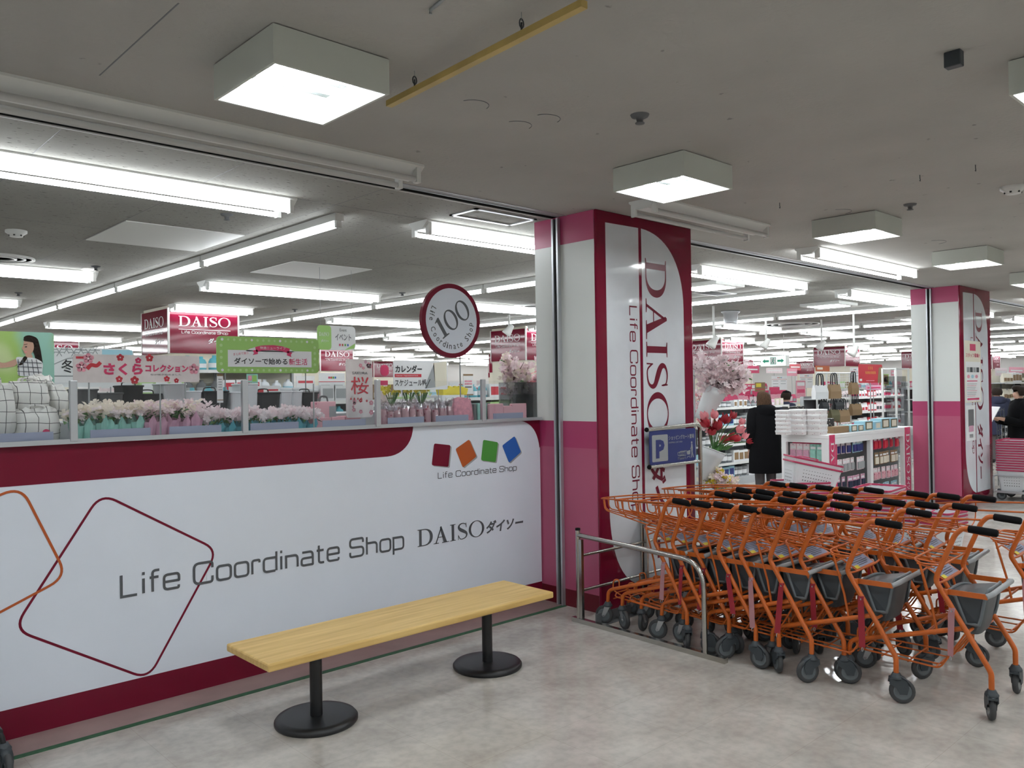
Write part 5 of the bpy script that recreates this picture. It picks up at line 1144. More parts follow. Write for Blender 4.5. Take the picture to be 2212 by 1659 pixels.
# hanging packs
def hpack(c1, c2, w_=.1, h_=.16, t=.02, name='hanging_pack', film=False):
    o = MB().box(-w_ / 2, w_ / 2, -t * .3, 0, -h_, 0, M[c1]).box(-w_ * .42, w_ * .42, -t, -t * .3, -h_ * .92, -h_ * .38, M[c2], .002).build(name, None)
    g = Gfx((-w_ / 2, -t * .3, -h_)); g.poly([circ(w_ * .5, h_ * .93, w_ * .07, None, 8)], M['dshelf'], 1); g.rect(w_ * .12, h_ * .7, w_ * .88, h_ * .84, M['paper'], layer=1); g.rect(w_ * .2, h_ * .2, w_ * .8, h_ * .3, M['ink'], layer=8); g.build('print', o); learn(o); o.location = (0, 0, -5); return o
HP = {}
def hang(kind, loc, rz, lb, grp, **kw):
    if kind not in HP: o = HP[kind] = hpack(*kind, **kw); o.location = loc; o.rotation_euler = (0, 0, rz)
    else: o = dup(HP[kind], loc, rz)
    tag(o, lb, 'package', grp)
GX, GYY = 9.26, 4.5
RW_ = [('left bay', .22, 1.11, [(.86, [('peach', 'palepink', 'navy')]), (.64, [('cream', 'palepink', 'lgrey')]), (.42, [('pk', 'lilac', 'navyc')]), (.24, [('pk2', 'pink', 'greyc')])]),
       ('right bay', 1.24, 2.14, [(.86, [('m', 'hot', 'redp')]), (.66, [('n', 'kraft', 'cream')]), (.46, [('o', 'palepink', 'sakpack')]), (.25, [('p', 'skyb', 'lilac')])])]
for bay, xa, xb, rws in RW_:
    for ri_, (z, ks) in enumerate(rws):
        for k in range(7):
            x = xa + (k + .5) * (xb - xa) / 7; kd = ks[0][1:]
            if ri_ == 0 and k > 3 and bay == 'left bay': kd = ('skyb', 'navy')
            hang(kd, (GX + x, GYY + rr.uniform(.06, .10), z + .06), rr.uniform(-.15, .15), 'hanging card pack, %s row, %s of the gondola, %s from the left' % (ORD[ri_], bay, nth(k)), 'hanging packs on the white gondola')
for k in range(5):
    hang((('teal', 'teal') if k < 2 else ('palepink', 'lilac')), (GX + .07, GYY + .14 + .085 * k, .90), -math.pi / 2, 'film packed item on the left end of the white gondola, %s from the corner' % ORD[4 - k], 'film packs on the gondola end', w_=.08, h_=.2)
for k in range(5): hang(('greyc', 'blackc'), (GX + .07, GYY + .14 + .085 * k, .62), -math.pi / 2, 'dark packed item low on the left end of the white gondola, %s from the corner' % nth(k), 'film packs on the gondola end', w_=.08, h_=.2)
# stacks of round-cornered white boxes on the gondola
def tub(m='dotbox', w_=.19, h_=.062):
    o = empty('lidded_box'); R_ = lambda s, z: [(a * s, b * s, z) for a, b in rrect(-w_ / 2, -w_ / 2, w_ / 2, w_ / 2, .025, 3)]
    MB().loft([R_(.93, 0), R_(.97, h_ * .72)], M[m], False, True).build('body', None, o); MB().loft([R_(1.0, h_ * .62), R_(1.0, h_ * .98), R_(.98, h_)], M['paper'], False, True).build('lid', None, o); learn(o); return o
tb = tub(); ft = True
for si, (px, n_b, yy) in enumerate(((1694, 6, 5.00), (1727, 5, 4.86), (1765, 5, 4.68))):
    x = 9.26 + .11
    for k in range(n_b):
        o = tb if ft else dup(tb, (0, 0, 0)); ft = False; xx = at(px, 915, y=yy).x; o.location = (xx, yy, GH + (.049 if si == 0 else .0605) * k); o.scale = ((.86, .86, .79) if si == 0 else (1, 1, .97)); o.rotation_euler = (0, 0, rr.uniform(-.12, .12))
        tag(o, 'small white dotted lidded box, %s up in the %s stack on the gondola' % (ORD[k], ('left', 'middle', 'right')[si]), 'box', 'stacked white boxes on the gondola')
def cbox(px0, py0, px1, py1, y, m, label, nm='gift_box', grp=None, d_=.14, front=None, z=None):
    x0, x1, z0, z1 = persp_box(px0, py0, px1, py1, y)
    if z is not None: z1 = z + (z1 - z0); z0 = z
    o = MB().box(0, x1 - x0, 0, d_, 0, z1 - z0, M[m], .003).build(nm, None); o.location = (x0, y, z0); tag(o, label, 'box', grp)
    g = Gfx((0, -.0005, 0)); W_, H_ = x1 - x0, z1 - z0
    if front: g.rect(W_ * .08, H_ * .08, W_ * .92, H_ * .92, M[front[0]]); g.rect(W_ * .2, H_ * .18, W_ * .8, H_ * .82, M[front[1]], layer=2); g.build('print', o)
for i, (a, t_, b_, f) in enumerate(((1838, 915, 1852, ('dgreen', 'cream')), (1853, 914, 1866, ('dgreen', 'cream')), (1868, 906, 1886, ('dgreen', 'cream')), (1889, 907, 1904, ('skyb', 'cream')), (1904, 900, 1922, ('dgreen', 'cream')), (1923, 899, 1939, ('dgreen', 'cream')))):
    cbox(a, t_, b_, 930 - i * 2, 4.58, 'skyb', 'pale blue gift box with framed front, %s from the left on the gondola' % ORD[i], grp='pale blue gift boxes on the gondola', front=f, z=GH)
cbox(1802, 921, 1834, 935, 4.60, 'kraft', 'low brown and orange box beside the pale blue gift boxes', z=GH)
cbox(1785, 899, 1802, 930, 4.72, 'blkdot', 'black box with pale dots beside the white box stacks', z=GH); cbox(1712, 871, 1738, 890, 5.02, 'blkdot', 'black box with pale dots on top behind the white box stacks', z=GH + .22)
cbox(1712, 890, 1738, 940, 5.03, 'greyc', 'grey support crate behind the white box stacks', z=GH, nm='crate')
# wire rack with tote bags
rk = empty('wire_rack', (0, 0, 0), 0, 'white wire grid rack hung with tote bags behind the gondola', 'rack'); YR = 5.55
def rx(px, py): return at(px, py, y=YR)
for px in (1764, 1785, 1812, 1836):
    q = rx(px, 806); MB().tube([(q.x, YR, 0), (q.x, YR, q.z)], .014, 8, M['fix']).build('post', None, rk)
x0, x1 = rx(1764, 806).x, rx(1836, 806).x; zt = rx(1800, 806).z; mb = MB(); mb.tube([(x0, YR, zt), (x1, YR, zt)], .012, 8, M['fix'])
xa = rx(1786, 820).x
for i in range(26): mb.tube([(xa, YR - .01, zt - .05 - .035 * i), (x1, YR - .01, zt - .05 - .035 * i)], .003, 5, M['fix'])
for i in range(12): x = xa + (x1 - xa) * i / 11; mb.tube([(x, YR - .005, zt - .02), (x, YR - .005, zt - .95)], .003, 5, M['fix'])
mb.build('wire_grid', None, rk)
for px0, py0, px1, py1, m, lb in ((1757, 832, 1785, 862, 'paper', 'white patterned tote bag on the left of the wire rack'), (1790, 830, 1813, 861, 'kraft', 'brown kraft tote bag with a tag on the wire rack'), (1836, 826, 1851, 852, 'kraft', 'dark and brown tote bag on the right of the wire rack'), (1773, 868, 1787, 888, 'blackc', 'small black tote bag low on the wire rack'),
                               (1792, 884, 1810, 910, 'dgreen', 'olive tote bag low on the wire rack'), (1810, 885, 1832, 912, 'kraft', 'brown tote bag low on the wire rack'), (1837, 872, 1858, 897, 'kraft', 'reddish brown tote bag low on the right of the wire rack'), (1801, 868, 1820, 884, 'blackc', 'black tote bag in the middle of the wire rack')):
    y = YR - .06; xa_, xb_, za, zb = persp_box(px0, py0, px1, py1, y); o = empty('tote_bag', ((xa_ + xb_) / 2, y, za), 0, lb, 'tote bag', 'tote bags on the wire rack'); W_, H_ = xb_ - xa_, zb - za
    MB().loft([[(-W_ / 2, -.03, 0), (W_ / 2, -.03, 0), (W_ / 2, .03, 0), (-W_ / 2, .03, 0)], [(-W_ / 2, -.035, H_ * .5), (W_ / 2, -.035, H_ * .5), (W_ / 2, .03, H_ * .5), (-W_ / 2, .03, H_ * .5)], [(-W_ * .48, -.012, H_), (W_ * .48, -.012, H_), (W_ * .48, .012, H_), (-W_ * .48, .012, H_)]], M[m], False, True).build('body', None, o)
    for s in (-.014, .014): MB().tube(catmull([(-W_ * .22, s, H_ * .95), (-W_ * .15, s, H_ + .14), (W_ * .15, s, H_ + .14), (W_ * .22, s, H_ * .95)], 5), .008, 6, M['blackc']).build('handle', None, o)
# acrylic tower
x0, x1, z0, z1 = persp_box(1936, 795, 1963, 915, 5.1); o = empty('acrylic_tower', ((x0 + x1) / 2, 5.2, 0), 0, 'tall clear display tower with grey tubes at the right of the gondola', 'display tower'); w_ = (x1 - x0) / 2
for sx in (-1, 1):
    for sy in (-1, 1): MB().box(sx * w_ - .012, sx * w_ + .012, sy * .1 - .012, sy * .1 + .012, 0, z1, M['fix']).build('post', None, o)
MB().box(-w_, w_, -.1, .1, z1 - .02, z1, M['fix']).build('top', None, o)
for i in range(4): MB().box(-w_ * .85, w_ * .85, -.08, .08, .55 + .3 * i, .82 + .3 * i, M['gglass']).build('compartment', None, o)
# ------------------------------------------------------------------ shopping baskets
def basket():
    r = empty('shopping_basket'); L, Wd, H_ = .54, .37, .29
    R_ = lambda s, z: [(a * s, b * s, z) for a, b in rrect(-L / 2, -Wd / 2, L / 2, Wd / 2, .05, 4)]
    MB().loft([R_(.80, 0), R_(.97, H_ * .93), R_(.945, H_ * .93), R_(.78, .006)], M['whitep'], False, True).build('body', None, r)
    MB().loft([R_(1.0, H_ * .935), R_(1.02, H_ * .95), R_(1.02, H_), R_(.965, H_), R_(.955, H_ * .94)], M['rim'], False, False).build('rim', None, r)
    mb = MB()
    for s in (-1, 1):
        for j in range(5):
            z = H_ * (.25 + .13 * j); sc = .80 + .17 * z / H_
            for i in range(11): x = (-.16 + .032 * i) * sc; mb.box(x - .006, x + .006, s * (Wd / 2 * sc + .0) - .0015, s * (Wd / 2 * sc) + .0015, z - .008, z + .008, M['dshelf'])
            for i in range(7): y = (-.10 + .033 * i) * sc; mb.box(s * (L / 2 * sc) - .0015, s * (L / 2 * sc) + .0015, y - .006, y + .006, z - .008, z + .008, M['dshelf'])
    mb.build('slots', None, r)
    MB().tube(catmull([(-L * .2, Wd / 2 * 1.0, H_), (-L * .16, Wd / 2 * .5, H_ + .012), (L * .16, Wd / 2 * .5, H_ + .012), (L * .2, Wd / 2 * 1.0, H_)], 4), .006, 6, M['rim']).build('handle', None, r); learn(r); return r
bk = basket(); fb_ = True
def put_basket(loc, rot, lb, grp):
    global fb_
    o = bk if fb_ else dup(bk, loc); fb_ = False; o.location = loc; o.rotation_euler = rot; tag(o, lb, 'shopping basket', grp)
q = at(1728, 1030, d=8.9)
for k in range(9): put_basket((q.x, q.y, .035 * k + .0), (0, 0, -.72), 'white basket with red rim, %s from the bottom of the stack by the gondola' % nth(k), 'white baskets stacked by the gondola')
put_basket((q.x + .06, q.y - .05, .46), (0, .22, -.72), 'top white basket with red rim tilted on the stack by the gondola', 'white baskets stacked by the gondola')
put_basket((q.x + .065, q.y - .055, .51), (0, .22, -.72), 'white basket nested in the tilted top basket by the gondola', 'white baskets stacked by the gondola')
for k in range(10): put_basket((8.06, 3.42, .035 * k), (0, 0, .1), 'white basket with red rim, %s from the bottom of the stack behind the carts' % nth(k), 'white baskets seen through the carts')
for k in range(4): put_basket((8.35, 3.05, .035 * k), (0, 0, 1.4), 'white basket with red rim, %s from the bottom of the low stack behind the carts' % nth(k), 'white baskets seen through the carts')
q = at(2196, 1078, z=0); dl = empty('basket_dolly', (q.x, q.y, 0), 0, 'low wheeled dolly under the basket stack at the right edge', 'dolly')
MB().box(-.26, .26, -.2, .2, .10, .13, M['alu']).build('deck', None, dl)
for sx in (-.2, .2):
    for sy in (-.15, .15): caster(dl, sx, sy, .4)
MB().tube(fillet([(-.26, -.2, .1), (-.27, -.2, .34), (-.27, .2, .34), (-.26, .2, .1)], .04, 4), .011, 8, M['alu']).build('guard_rail', None, dl)
for k in range(13): put_basket((q.x, q.y, .13 + .033 * k), (0, 0, .05), 'white basket with red rim, %s from the bottom of the right edge stack' % nth(k), 'white baskets stacked at the right edge')
# ------------------------------------------------------------------ shelving deeper in the shop
def gondola(x0, x1, y, top, levels, label, back='dshelf', d_=.42):
    o = empty('shop_shelving', (x0, y, 0), 0, label, 'shelving'); L = x1 - x0
    MB().box(0, L, d_ - .03, d_, 0, top, M[back]).build('back_panel', None, o); MB().box(0, L, 0, d_, 0, .12, M['shelf']).build('base', None, o)
    for z in levels: MB().box(0, L, .03, d_ - .03, z - .02, z, M['shelf']).box(0, L, .022, .03, z - .03, z + .01, M['fix']).build('shelf_board', None, o)
    n = max(1, round(L / .9))
    for i in range(n + 1): MB().box(L * i / n - .015, L * i / n + .015, d_ - .06, d_, 0, top, M['shelf']).build('upright', None, o)
    return o
PR = {}
def goods(kind, c1, c2):
    k = (kind, c1, c2)
    if k in PR: return PR[k], False
    mb = MB()
    if kind == 'carton': mb.box(-.05, .05, 0, .12, 0, .15, M[c1]).box(-.036, .036, -.002, 0, .03, .12, M[c2])
    elif kind == 'bottle': mb.lathe([(0, 0), (.036, 0), (.038, .01), (.038, .09), (.03, .115), (.014, .128), (.014, .15), (0, .15)], 12, (0, .05, 0), 2, M[c1]).lathe([(.0385, .03), (.0385, .075)], 12, (0, .05, 0), 2, M[c2])
    elif kind == 'tub': mb.lathe([(0, 0), (.045, 0), (.05, .10), (.053, .10), (.053, .125), (0, .13)], 12, (0, .06, 0), 2, M[c1]).lathe([(.049, .03), (.0505, .085)], 12, (0, .06, 0), 2, M[c2])
    elif kind == 'pouch': mb.loft([[(-.05, 0, 0), (.05, 0, 0), (.05, .05, 0), (-.05, .05, 0)], [(-.052, 0, .08), (.052, 0, .08), (.052, .05, .08), (-.052, .05, .08)], [(-.05, .022, .15), (.05, .022, .15), (.05, .026, .15), (-.05, .026, .15)]], M[c1], False, True).box(-.035, .035, -.002, 0, .025, .075, M[c2])
    o = mb.build({'carton': 'small_carton', 'bottle': 'bottle', 'tub': 'lidded_tub', 'pouch': 'pouch'}[kind], None); PR[k] = o; return o, True
def stock(x0, x1, y, z, kinds, step, lb, grp, sc=1.0, rr=random):
    x = x0 + step / 2; i = 0
    while x < x1:
        k = kinds[(i // 3) % len(kinds)]; o, new = goods(*k)
        if not new: o = o.copy(); COL.objects.link(o)
        s = sc * rr.uniform(.9, 1.05); o.location = (x, y + .05, z); o.scale = (s * step / .115, s, s); tag(o, lb + ', %s from the left' % nth(i), {'carton': 'carton', 'bottle': 'bottle', 'tub': 'tub', 'pouch': 'pouch'}[k[0]], grp); x += step; i += 1
rr = random.Random(61)
K1 = [('carton', 'cream', 'palepink'), ('carton', 'skyb', 'navy'), ('tub', 'lgrey', 'paper'), ('carton', 'paper', 'kraft'), ('bottle', 'greyc', 'lgrey'), ('pouch', 'lilac', 'paper')]
K2 = [('pouch', 'paper', 'redp'), ('carton', 'redp', 'paper'), ('pouch', 'palepink', 'dgrey'), ('tub', 'paper', 'hot')]
K3 = [('pouch', 'hot', 'lgrey'), ('pouch', 'pink', 'paper'), ('carton', 'hot', 'palepink')]
K4 = [('bottle', 'whitep', 'skyb'), ('carton', 'paper', 'lgrey'), ('carton', 'limel', 'paper'), ('tub', 'whitep', 'pink'), ('bottle', 'cyan', 'paper'), ('carton', 'paper', 'redp'), ('pouch', 'kraft', 'cream')]
# shelves behind the woman
gondola(10.9, 13.6, 7.3, 1.30, (.36, .66, .96, 1.26), 'grey shelving with small boxes behind the woman in the black coat', 'shelf')
for i, z in enumerate((.12, .36, .66, .96, 1.26)):
    stock(10.95, 13.55, 7.32, z, K1[i % 3:] + K1[:i % 3], .15, 'small goods on the %s shelf up behind the woman in black' % ORD[i], 'goods on the shelving behind the woman', 1.25 if i < 4 else .8, rr)
gondola(14.0, 17.6, 6.9, 1.40, (.45, .78, 1.08, 1.36), 'grey shelving with red and white packs right of the tote bag rack', 'dshelf')
for i, z in enumerate((.45, .78, 1.08, 1.36)): stock(14.05, 17.55, 6.92, z, K2, .13, 'red or white pack, %s shelf by the tote bag rack' % ORD[i], 'packs on the shelving right of the tote bags', 1.2 if i < 3 else .9, rr)
gondola(15.2, 18.4, 9.6, 1.50, (.9, 1.2), 'shelving hung with hot pink pouches beyond the exit sign', 'hot')
for i, z in enumerate((.9, 1.2)): stock(15.25, 18.3, 9.62, z, K3, .16, 'hot pink pouch on the %s shelf beyond the child' % ('lower', 'upper')[i], 'hot pink pouches', 1.4, rr)
# rows across the shop seen over the low wall
for j, (y, xa, xb) in enumerate(((8.2, 3.2, 9.6), (10.1, 3.4, 5.6), (10.4, 7.2, 11.2), (14.2, 5.0, 13.5), (18.2, 9.5, 17.5), (13.6, 16.5, 24.0), (9.6, 19.8, 26.0), (6.9, 18.5, 24.5), (17.4, 22.0, 30.0))):
    near = y < 11; top = 1.52 if j not in (1,) else 2.0
    gondola(xa, xb, y, top, (1.0, 1.27, 1.5) if top < 1.6 else (1.0, 1.3, 1.6, 1.9), '%s inner shelving row, %s' % (ORD[j], 'facing the glass screen behind the calendar sign' if j == 0 else 'below the first pillar sign band' if j == 1 else 'below the second pillar sign band' if j == 2 else 'deep in the shop'), ['shelf', 'cream', 'paper', 'shelf', 'palepink', 'shelf', 'paper', 'shelf', 'palepink'][j])
    for i, z in enumerate((1.0, 1.27, 1.5) if top < 1.6 else (1.0, 1.3, 1.6, 1.9)):
        if z < 1.2 and j < 5: continue
        kk = [K4, K1 + K4, K4 + K2, K2 + K4, K3 + K4, K2 + K3, K4 + K3, K2 + K4, K3 + K2][j]; rr.shuffle(kk)
        stock(xa + .05, xb - .05, y + .02, z, list(kk), .17 if near else .24, 'packaged item on the %s shelf of the %s inner shelving row' % (ORD[i], ORD[j]), 'packaged goods on inner shelves', 1.25, rr)
# hanging and standing shop signs farther in
LNS = [(.08, .62, .42, .66, 'lgrey'), (.58, .62, .92, .66, 'lgrey'), (.08, .42, .42, .46, 'lgrey'), (.58, .42, .92, .46, 'lgrey'), (.08, .22, .42, .26, 'lgrey'), (0, .74, 1, .76, 'redp')]
small_sign(1667, 812, 1700, 842, 11.5, 'paper', 'white directory board behind the woman with four coloured squares', LNS, dots=True)
small_sign(1728, 808, 1756, 838, 12.5, 'paper', 'white directory board left of the tote bag rack', LNS, dots=True)
small_sign(1837, 794, 1856, 826, 10.5, 'paper', 'white directory board behind the crimson bag poster', LNS, dots=True)
b, g, W_, H_ = sign(1855, 787, 1906, 827, 6.2, M['redp'], 'lucky_bag_poster', 'crimson bag shaped poster with gold lettering above the gift boxes', 'poster', r=.04)
for i in range(9): g.line([(W_ * (.3 + .05 * i), H_ * .48), (W_ * (.28 + .05 * i), H_ * .62)], .012, M['yel']); 
for i in range(3): g.line([(W_ * (.42 + .07 * i), H_ * .72), (W_ * (.41 + .07 * i), H_ * .88)], .012, M['yel'])
g.poly([(W_ * .78, 0), (W_ * .95, 0), (W_ * .98, H_ * .9), (W_ * .84, H_ * .8)], M['kraft'], 1); g.rect(W_ * .03, H_ * .1, W_ * .13, H_ * .22, M['paper']); g.rect(W_ * .3, H_ * .1, W_ * .65, H_ * .14, M['pink']); g.build('print', b)
x0, x1, z0, z1 = persp_box(1855, 787, 1906, 827, 6.2); rods(b, ((x0 + x1) / 2,), 6.2, 0, z0 + .05, r=.01, name='stand')
small_sign(1762, 790, 1792, 802, 8.4, 'orangel', 'orange and cream sign on top of the wire rack area', [(.1, .3, .5, .7, 'cream')])
small_sign(1905, 808, 1920, 832, 8.2, 'lime', 'small green framed poster right of the crimson bag poster', [(.12, .08, .88, .92, 'kraft'), (.3, .3, .7, .7, 'redp')])
small_sign(1631, 826, 1653, 846, 9.2, 'kraft', 'brown and gold card sign above the woman', [(.1, .5, .6, .9, 'yel'), (.1, .2, .9, .3, 'redp')])
small_sign(1662, 836, 1684, 850, 10.0, 'hot', 'hot pink price card right of the woman', [(.1, .3, .9, .5, 'paper')])
small_sign(1590, 835, 1622, 852, 10.5, 'hot', 'hot pink rounded shelf sign behind the blossoms', [(.1, .4, .9, .6, 'palepink')])
small_sign(1720, 822, 1740, 860, 9.0, 'pink', 'pink striped shelf banner left of the tote bag rack', [(.1, .7, .9, .9, 'paper'), (.1, .3, .9, .5, 'hot')])
small_sign(1870, 832, 1905, 842, 6.6, 'lilac', 'lilac shelf sign under the crimson bag poster', [(.1, .3, .9, .6, 'hot')])
for i, (a, t_, b_, c_, y, m) in enumerate(((1605, 790, 1640, 806, 16, 'hot'), (1655, 795, 1690, 806, 17, 'palepink'), (1700, 796, 1722, 812, 16, 'pink'), (1706, 786, 1730, 800, 20, 'redp'), (1925, 800, 1936, 812, 12, 'pink'), (2150, 795, 2175, 812, 9.5, 'palepink'), (2180, 793, 2212, 808, 10, 'pink'), (1030, 822, 1046, 838, 14, 'palepink'), (575, 815, 610, 835, 13, 'paper'), (640, 812, 680, 838, 14, 'paper'), (295, 826, 330, 845, 12, 'paper'), (215, 828, 250, 846, 12, 'palepink'))):
    small_sign(a, t_, b_, c_, y, m, 'small %s shelf sign deep in the shop, %s of its kind from the near column' % ('pink' if m != 'paper' else 'white', ORD[i]), [(.1, .4, .9, .6, 'paper' if m != 'paper' else 'redp')])
# exit sign
ex = empty('exit_sign', (18.95, 10.62, 2.09), -math.pi / 2, 'green and white exit sign with two arrows hanging from the shop ceiling', 'exit sign')
eb = MB().box(-.36, .36, 0, .16, 0, .28, M['fix'], .01).build('housing', None, ex); ef = MB().box(-.345, .345, -.004, 0, .015, .265, emis('exit_sign_face', (.80, .95, .88), 1.3)).build('face', None, eb)
EG = mat('exit_green', (0.0, .35, .20), .4); g = Gfx((-.345, -.004, .015))
for s in (0, 1):
    f = (lambda x: x) if s == 0 else (lambda x: .69 - x); P1 = [(f(.05), .125), (f(.12), .18), (f(.12), .15), (f(.23), .15), (f(.23), .10), (f(.12), .10), (f(.12), .07)]
    g.poly([P1 if s == 0 else P1[::-1]], EG, 1)
g.rect(.265, .04, .425, .215, EG, layer=1); g.rect(.275, .05, .415, .205, M['paper'], layer=2); g.poly(circ(.355, .185, .015, None, 10), EG, 3); g.line([(.35, .165), (.335, .12), (.36, .09), (.345, .055)], .02, EG, False, 3); g.line([(.338, .12), (.31, .10), (.295, .06)], .016, EG, False, 3); g.line([(.30, .15), (.345, .155), (.385, .135)], .014, EG, False, 3); g.build('print', ef)
for x in (-.25, .25): MB().tube([(x, .08, .28), (x, .08, .80)], .009, 8, M['fix']).build('hanger', None, ex)
# ------------------------------------------------------------------ people
def person(name, loc, rz, H_, label, coat='coat', legs='trous', hair='hair', hem=.30, hood=False, long_hair=True, arms='down', cap=None):
    """local +y is the direction the person faces"""
    r = empty(name, loc, rz, label, 'person'); k = H_ / 1.6
    if arms == 'down': hl, hr = [(-.19, 0, 1.28), (-.225, -.02, 1.02), (-.215, .05, .78), (-.21, .07, .71)], [(.19, 0, 1.28), (.225, -.02, 1.02), (.215, .05, .78), (.21, .07, .71)]
    else: hl, hr = [(-.18, 0, 1.28), (-.215, .06, 1.03), (-.13, .29, 1.07), (-.10, .36, 1.09)], [(.18, 0, 1.28), (.215, .05, 1.03), (.13, .28, 1.06), (.10, .35, 1.08)]
    V = [(0, 0, .84), (0, .01, 1.08), (0, 0, 1.27), (0, .01, 1.37), (0, .015, 1.44), (0, .02, 1.52)]; RR_ = [.115, .115, .12, .05, .075, .078]; E = [(0, 1), (1, 2), (2, 3), (3, 4), (4, 5)]
    def chain(start, pts, rad):
        a = start
        for p, q in zip(pts, rad): V.append(p); RR_.append(q); E.append((a, len(V) - 1)); a = len(V) - 1
        return a
    for hh, s in ((hl, -1), (hr, 1)):
        w_ = chain(2, hh, [.055, .042, .032, .030]); e = Vector(hh[-1]); d = (Vector(hh[-1]) - Vector(hh[-2])).normalized(); sd = d.cross(Z3).normalized() if abs(d.z) < .9 else X3.copy()
        for f in range(4): b = e + sd * (-.024 + .016 * f); chain(w_, [tuple(b + d * .045), tuple(b + d * (.075 + .008 * (f in (1, 2))) + Vector((0, .008, -.006)))], [.009, .007])
        chain(w_, [tuple(e + sd * (-s) * .03 + d * .03), tuple(e + sd * (-s) * .035 + d * .055)], [.010, .008])
    for s in (-1, 1): chain(0, [(s * .085, 0, .78), (s * .09, .015, .45), (s * .09, -.01, .09), (s * .092, .10, .035)], [.085, .058, .042, .035])
    V.append((0, .095, 1.455)); RR_.append(.014); E.append((4, len(V) - 1))
    me = bpy.data.meshes.new('body'); me.from_pydata([tuple(c * k for c in p) for p in V], E, []); o = bpy.data.objects.new('body', me); COL.objects.link(o); o.parent = r
    md = o.modifiers.new('skin', 'SKIN'); sv = me.skin_vertices[0].data
    for i, q in enumerate(RR_): sv[i].radius = (q * k, q * k)
    sv[0].use_root = True; o.modifiers.new('sub', 'SUBSURF').levels = 1; o.modifiers['sub'].render_levels = 1; me.materials.append(M['skin']); md.use_smooth_shade = True
    def rings(spec, n=18): return [[(x0 + a * math.cos(2 * math.pi * i / n), y0 + b_ * math.sin(2 * math.pi * i / n), z) for i in range(n)] for x0, y0, z, a, b_ in [tuple(c * k for c in q) for q in spec]]
    body = [(0, -.005, hem, .255, .175), (0, -.005, hem + .2, .25, .17), (0, 0, .85, .235, .165), (0, 0, 1.02, .225, .16), (0, 0, 1.2, .23, .155), (0, 0, 1.30, .205, .13), (0, .0, 1.36, .10, .085), (0, .0, 1.40, .068, .068)]
    MB().loft(rings(body), M[coat], True, False).build('coat', None, r)
    mb = MB()
    for hh in (hl, hr): mb.tube(catmull([tuple(c * k for c in p) for p in [(hh[0][0] * .75, 0, 1.29)] + hh[:3]], 4), [x * k for x in ([.085] * 4 + [.078] * 4 + [.066] * 4 + [.06])], 12, M[coat])
    mb.build('sleeves', None, r)
    mb = MB()
    for s in (-1, 1): mb.tube([tuple(c * k for c in p) for p in ((s * .085, 0, .80), (s * .09, .01, .45), (s * .09, -.01, .07))], [.10 * k, .075 * k, .06 * k], 12, M[legs])
    mb.build('trousers', None, r)
    mb = MB()
    for s in (-1, 1): mb.ell((s * .09 * k, .045 * k, .04 * k), (.048 * k, .125 * k, .042 * k), 12, 6, M['blackc'])
    mb.build('shoes', None, r)
    if hood: MB().loft(rings([(0, -.02, 1.27, .165, .135), (0, -.035, 1.33, .165, .14), (0, -.04, 1.39, .13, .12), (0, -.02, 1.415, .09, .09)]), M[coat], True, False).build('hood', None, r)
    mb = MB()
    n = 18; hr_ = [[], [], [], [], [], []]
    for i in range(n):
        q = 2 * math.pi * i / n; bk_ = -math.sin(q); low = (1.34 if long_hair else 1.44) if bk_ > -.45 else 1.535
        for j, (s, t) in enumerate(((1.30 if long_hair else 1.0, 0), (1.22, .30), (1.16, .55), (1.0, .80), (.62, .94), (.05, 1.0))): z = low + (1.607 - low) * t; s = s * (.90 if bk_ < -.3 and t < .7 else 1); hr_[j].append((.088 * s * math.cos(q) * k, (.012 + .096 * s * math.sin(q)) * k, z * k))
    mb.loft(hr_, M[hair], True, False); mb.build('hair', None, r)
    g = MB()
    for s in (-1, 1): g.ell((s * .032 * k, .085 * k, 1.50 * k), (.010 * k, .006 * k, .006 * k), 8, 5, M['ink']); g.ell((s * .082 * k, .015 * k, 1.475 * k), (.010 * k, .02 * k, .03 * k), 8, 5, M['skin'])
    g.ell((0, .083 * k, 1.425 * k), (.022 * k, .008 * k, .005 * k), 8, 5, M['redp']); g.build('face', None, r)
    if cap: MB().loft(rings([(0, .012, 1.50, .098, .106), (0, .012, 1.56, .092, .10), (0, .012, 1.61, .06, .065), (0, .012, 1.625, .005, .005)]), M[cap], True, False).build('knit_cap', None, r)
    return r
p = at(1655, 1083, z=0); person('person', (p.x, p.y, 0), -.55, 1.52, 'woman in a long black hooded coat seen from behind, browsing beside the gondola', 'coat', 'trous', 'hairb', .42, True)
p = at(1700, 1000, d=15.5); person('person', (p.x, p.y, 0), -1.9, 1.49, 'person in a navy jacket and dark knit cap beyond the woman in black', 'navyc', 'trous', 'hair', .6, False, False, 'fwd', 'coat')
p = at(2206, 1000, d=12.6); hp = person('person', (p.x, p.y, 0), .70, 1.55, 'person in a black jacket holding a white paper at the right edge', 'coat', 'trous', 'hair', .62, False, False, 'fwd')
p2 = at(2172, 950, d=12.3); o = MB().box(-.13, .13, -.004, .004, -.15, .15, M['paper']).build('paper_sheet', None); o.location = (p.x - .30, p.y + .31, 1.10); o.rotation_euler = (.5, 0, .70); tag(o, 'white paper held by the person in black at the right edge', 'paper')
p = at(2157, 1000, d=16.5); person('person', (p.x, p.y, 0), -1.0, 1.50, 'dark haired person in a navy jacket right of the farther column', 'navyc', 'trous', 'hair', .6, True, False)
p = at(2199, 1000, d=18.5); person('person', (p.x, p.y, 0), 2.2, 1.56, 'person with dark hair behind the person in black at the right edge', 'navyc', 'trous', 'hair', .6, False, False, 'down', 'coat')
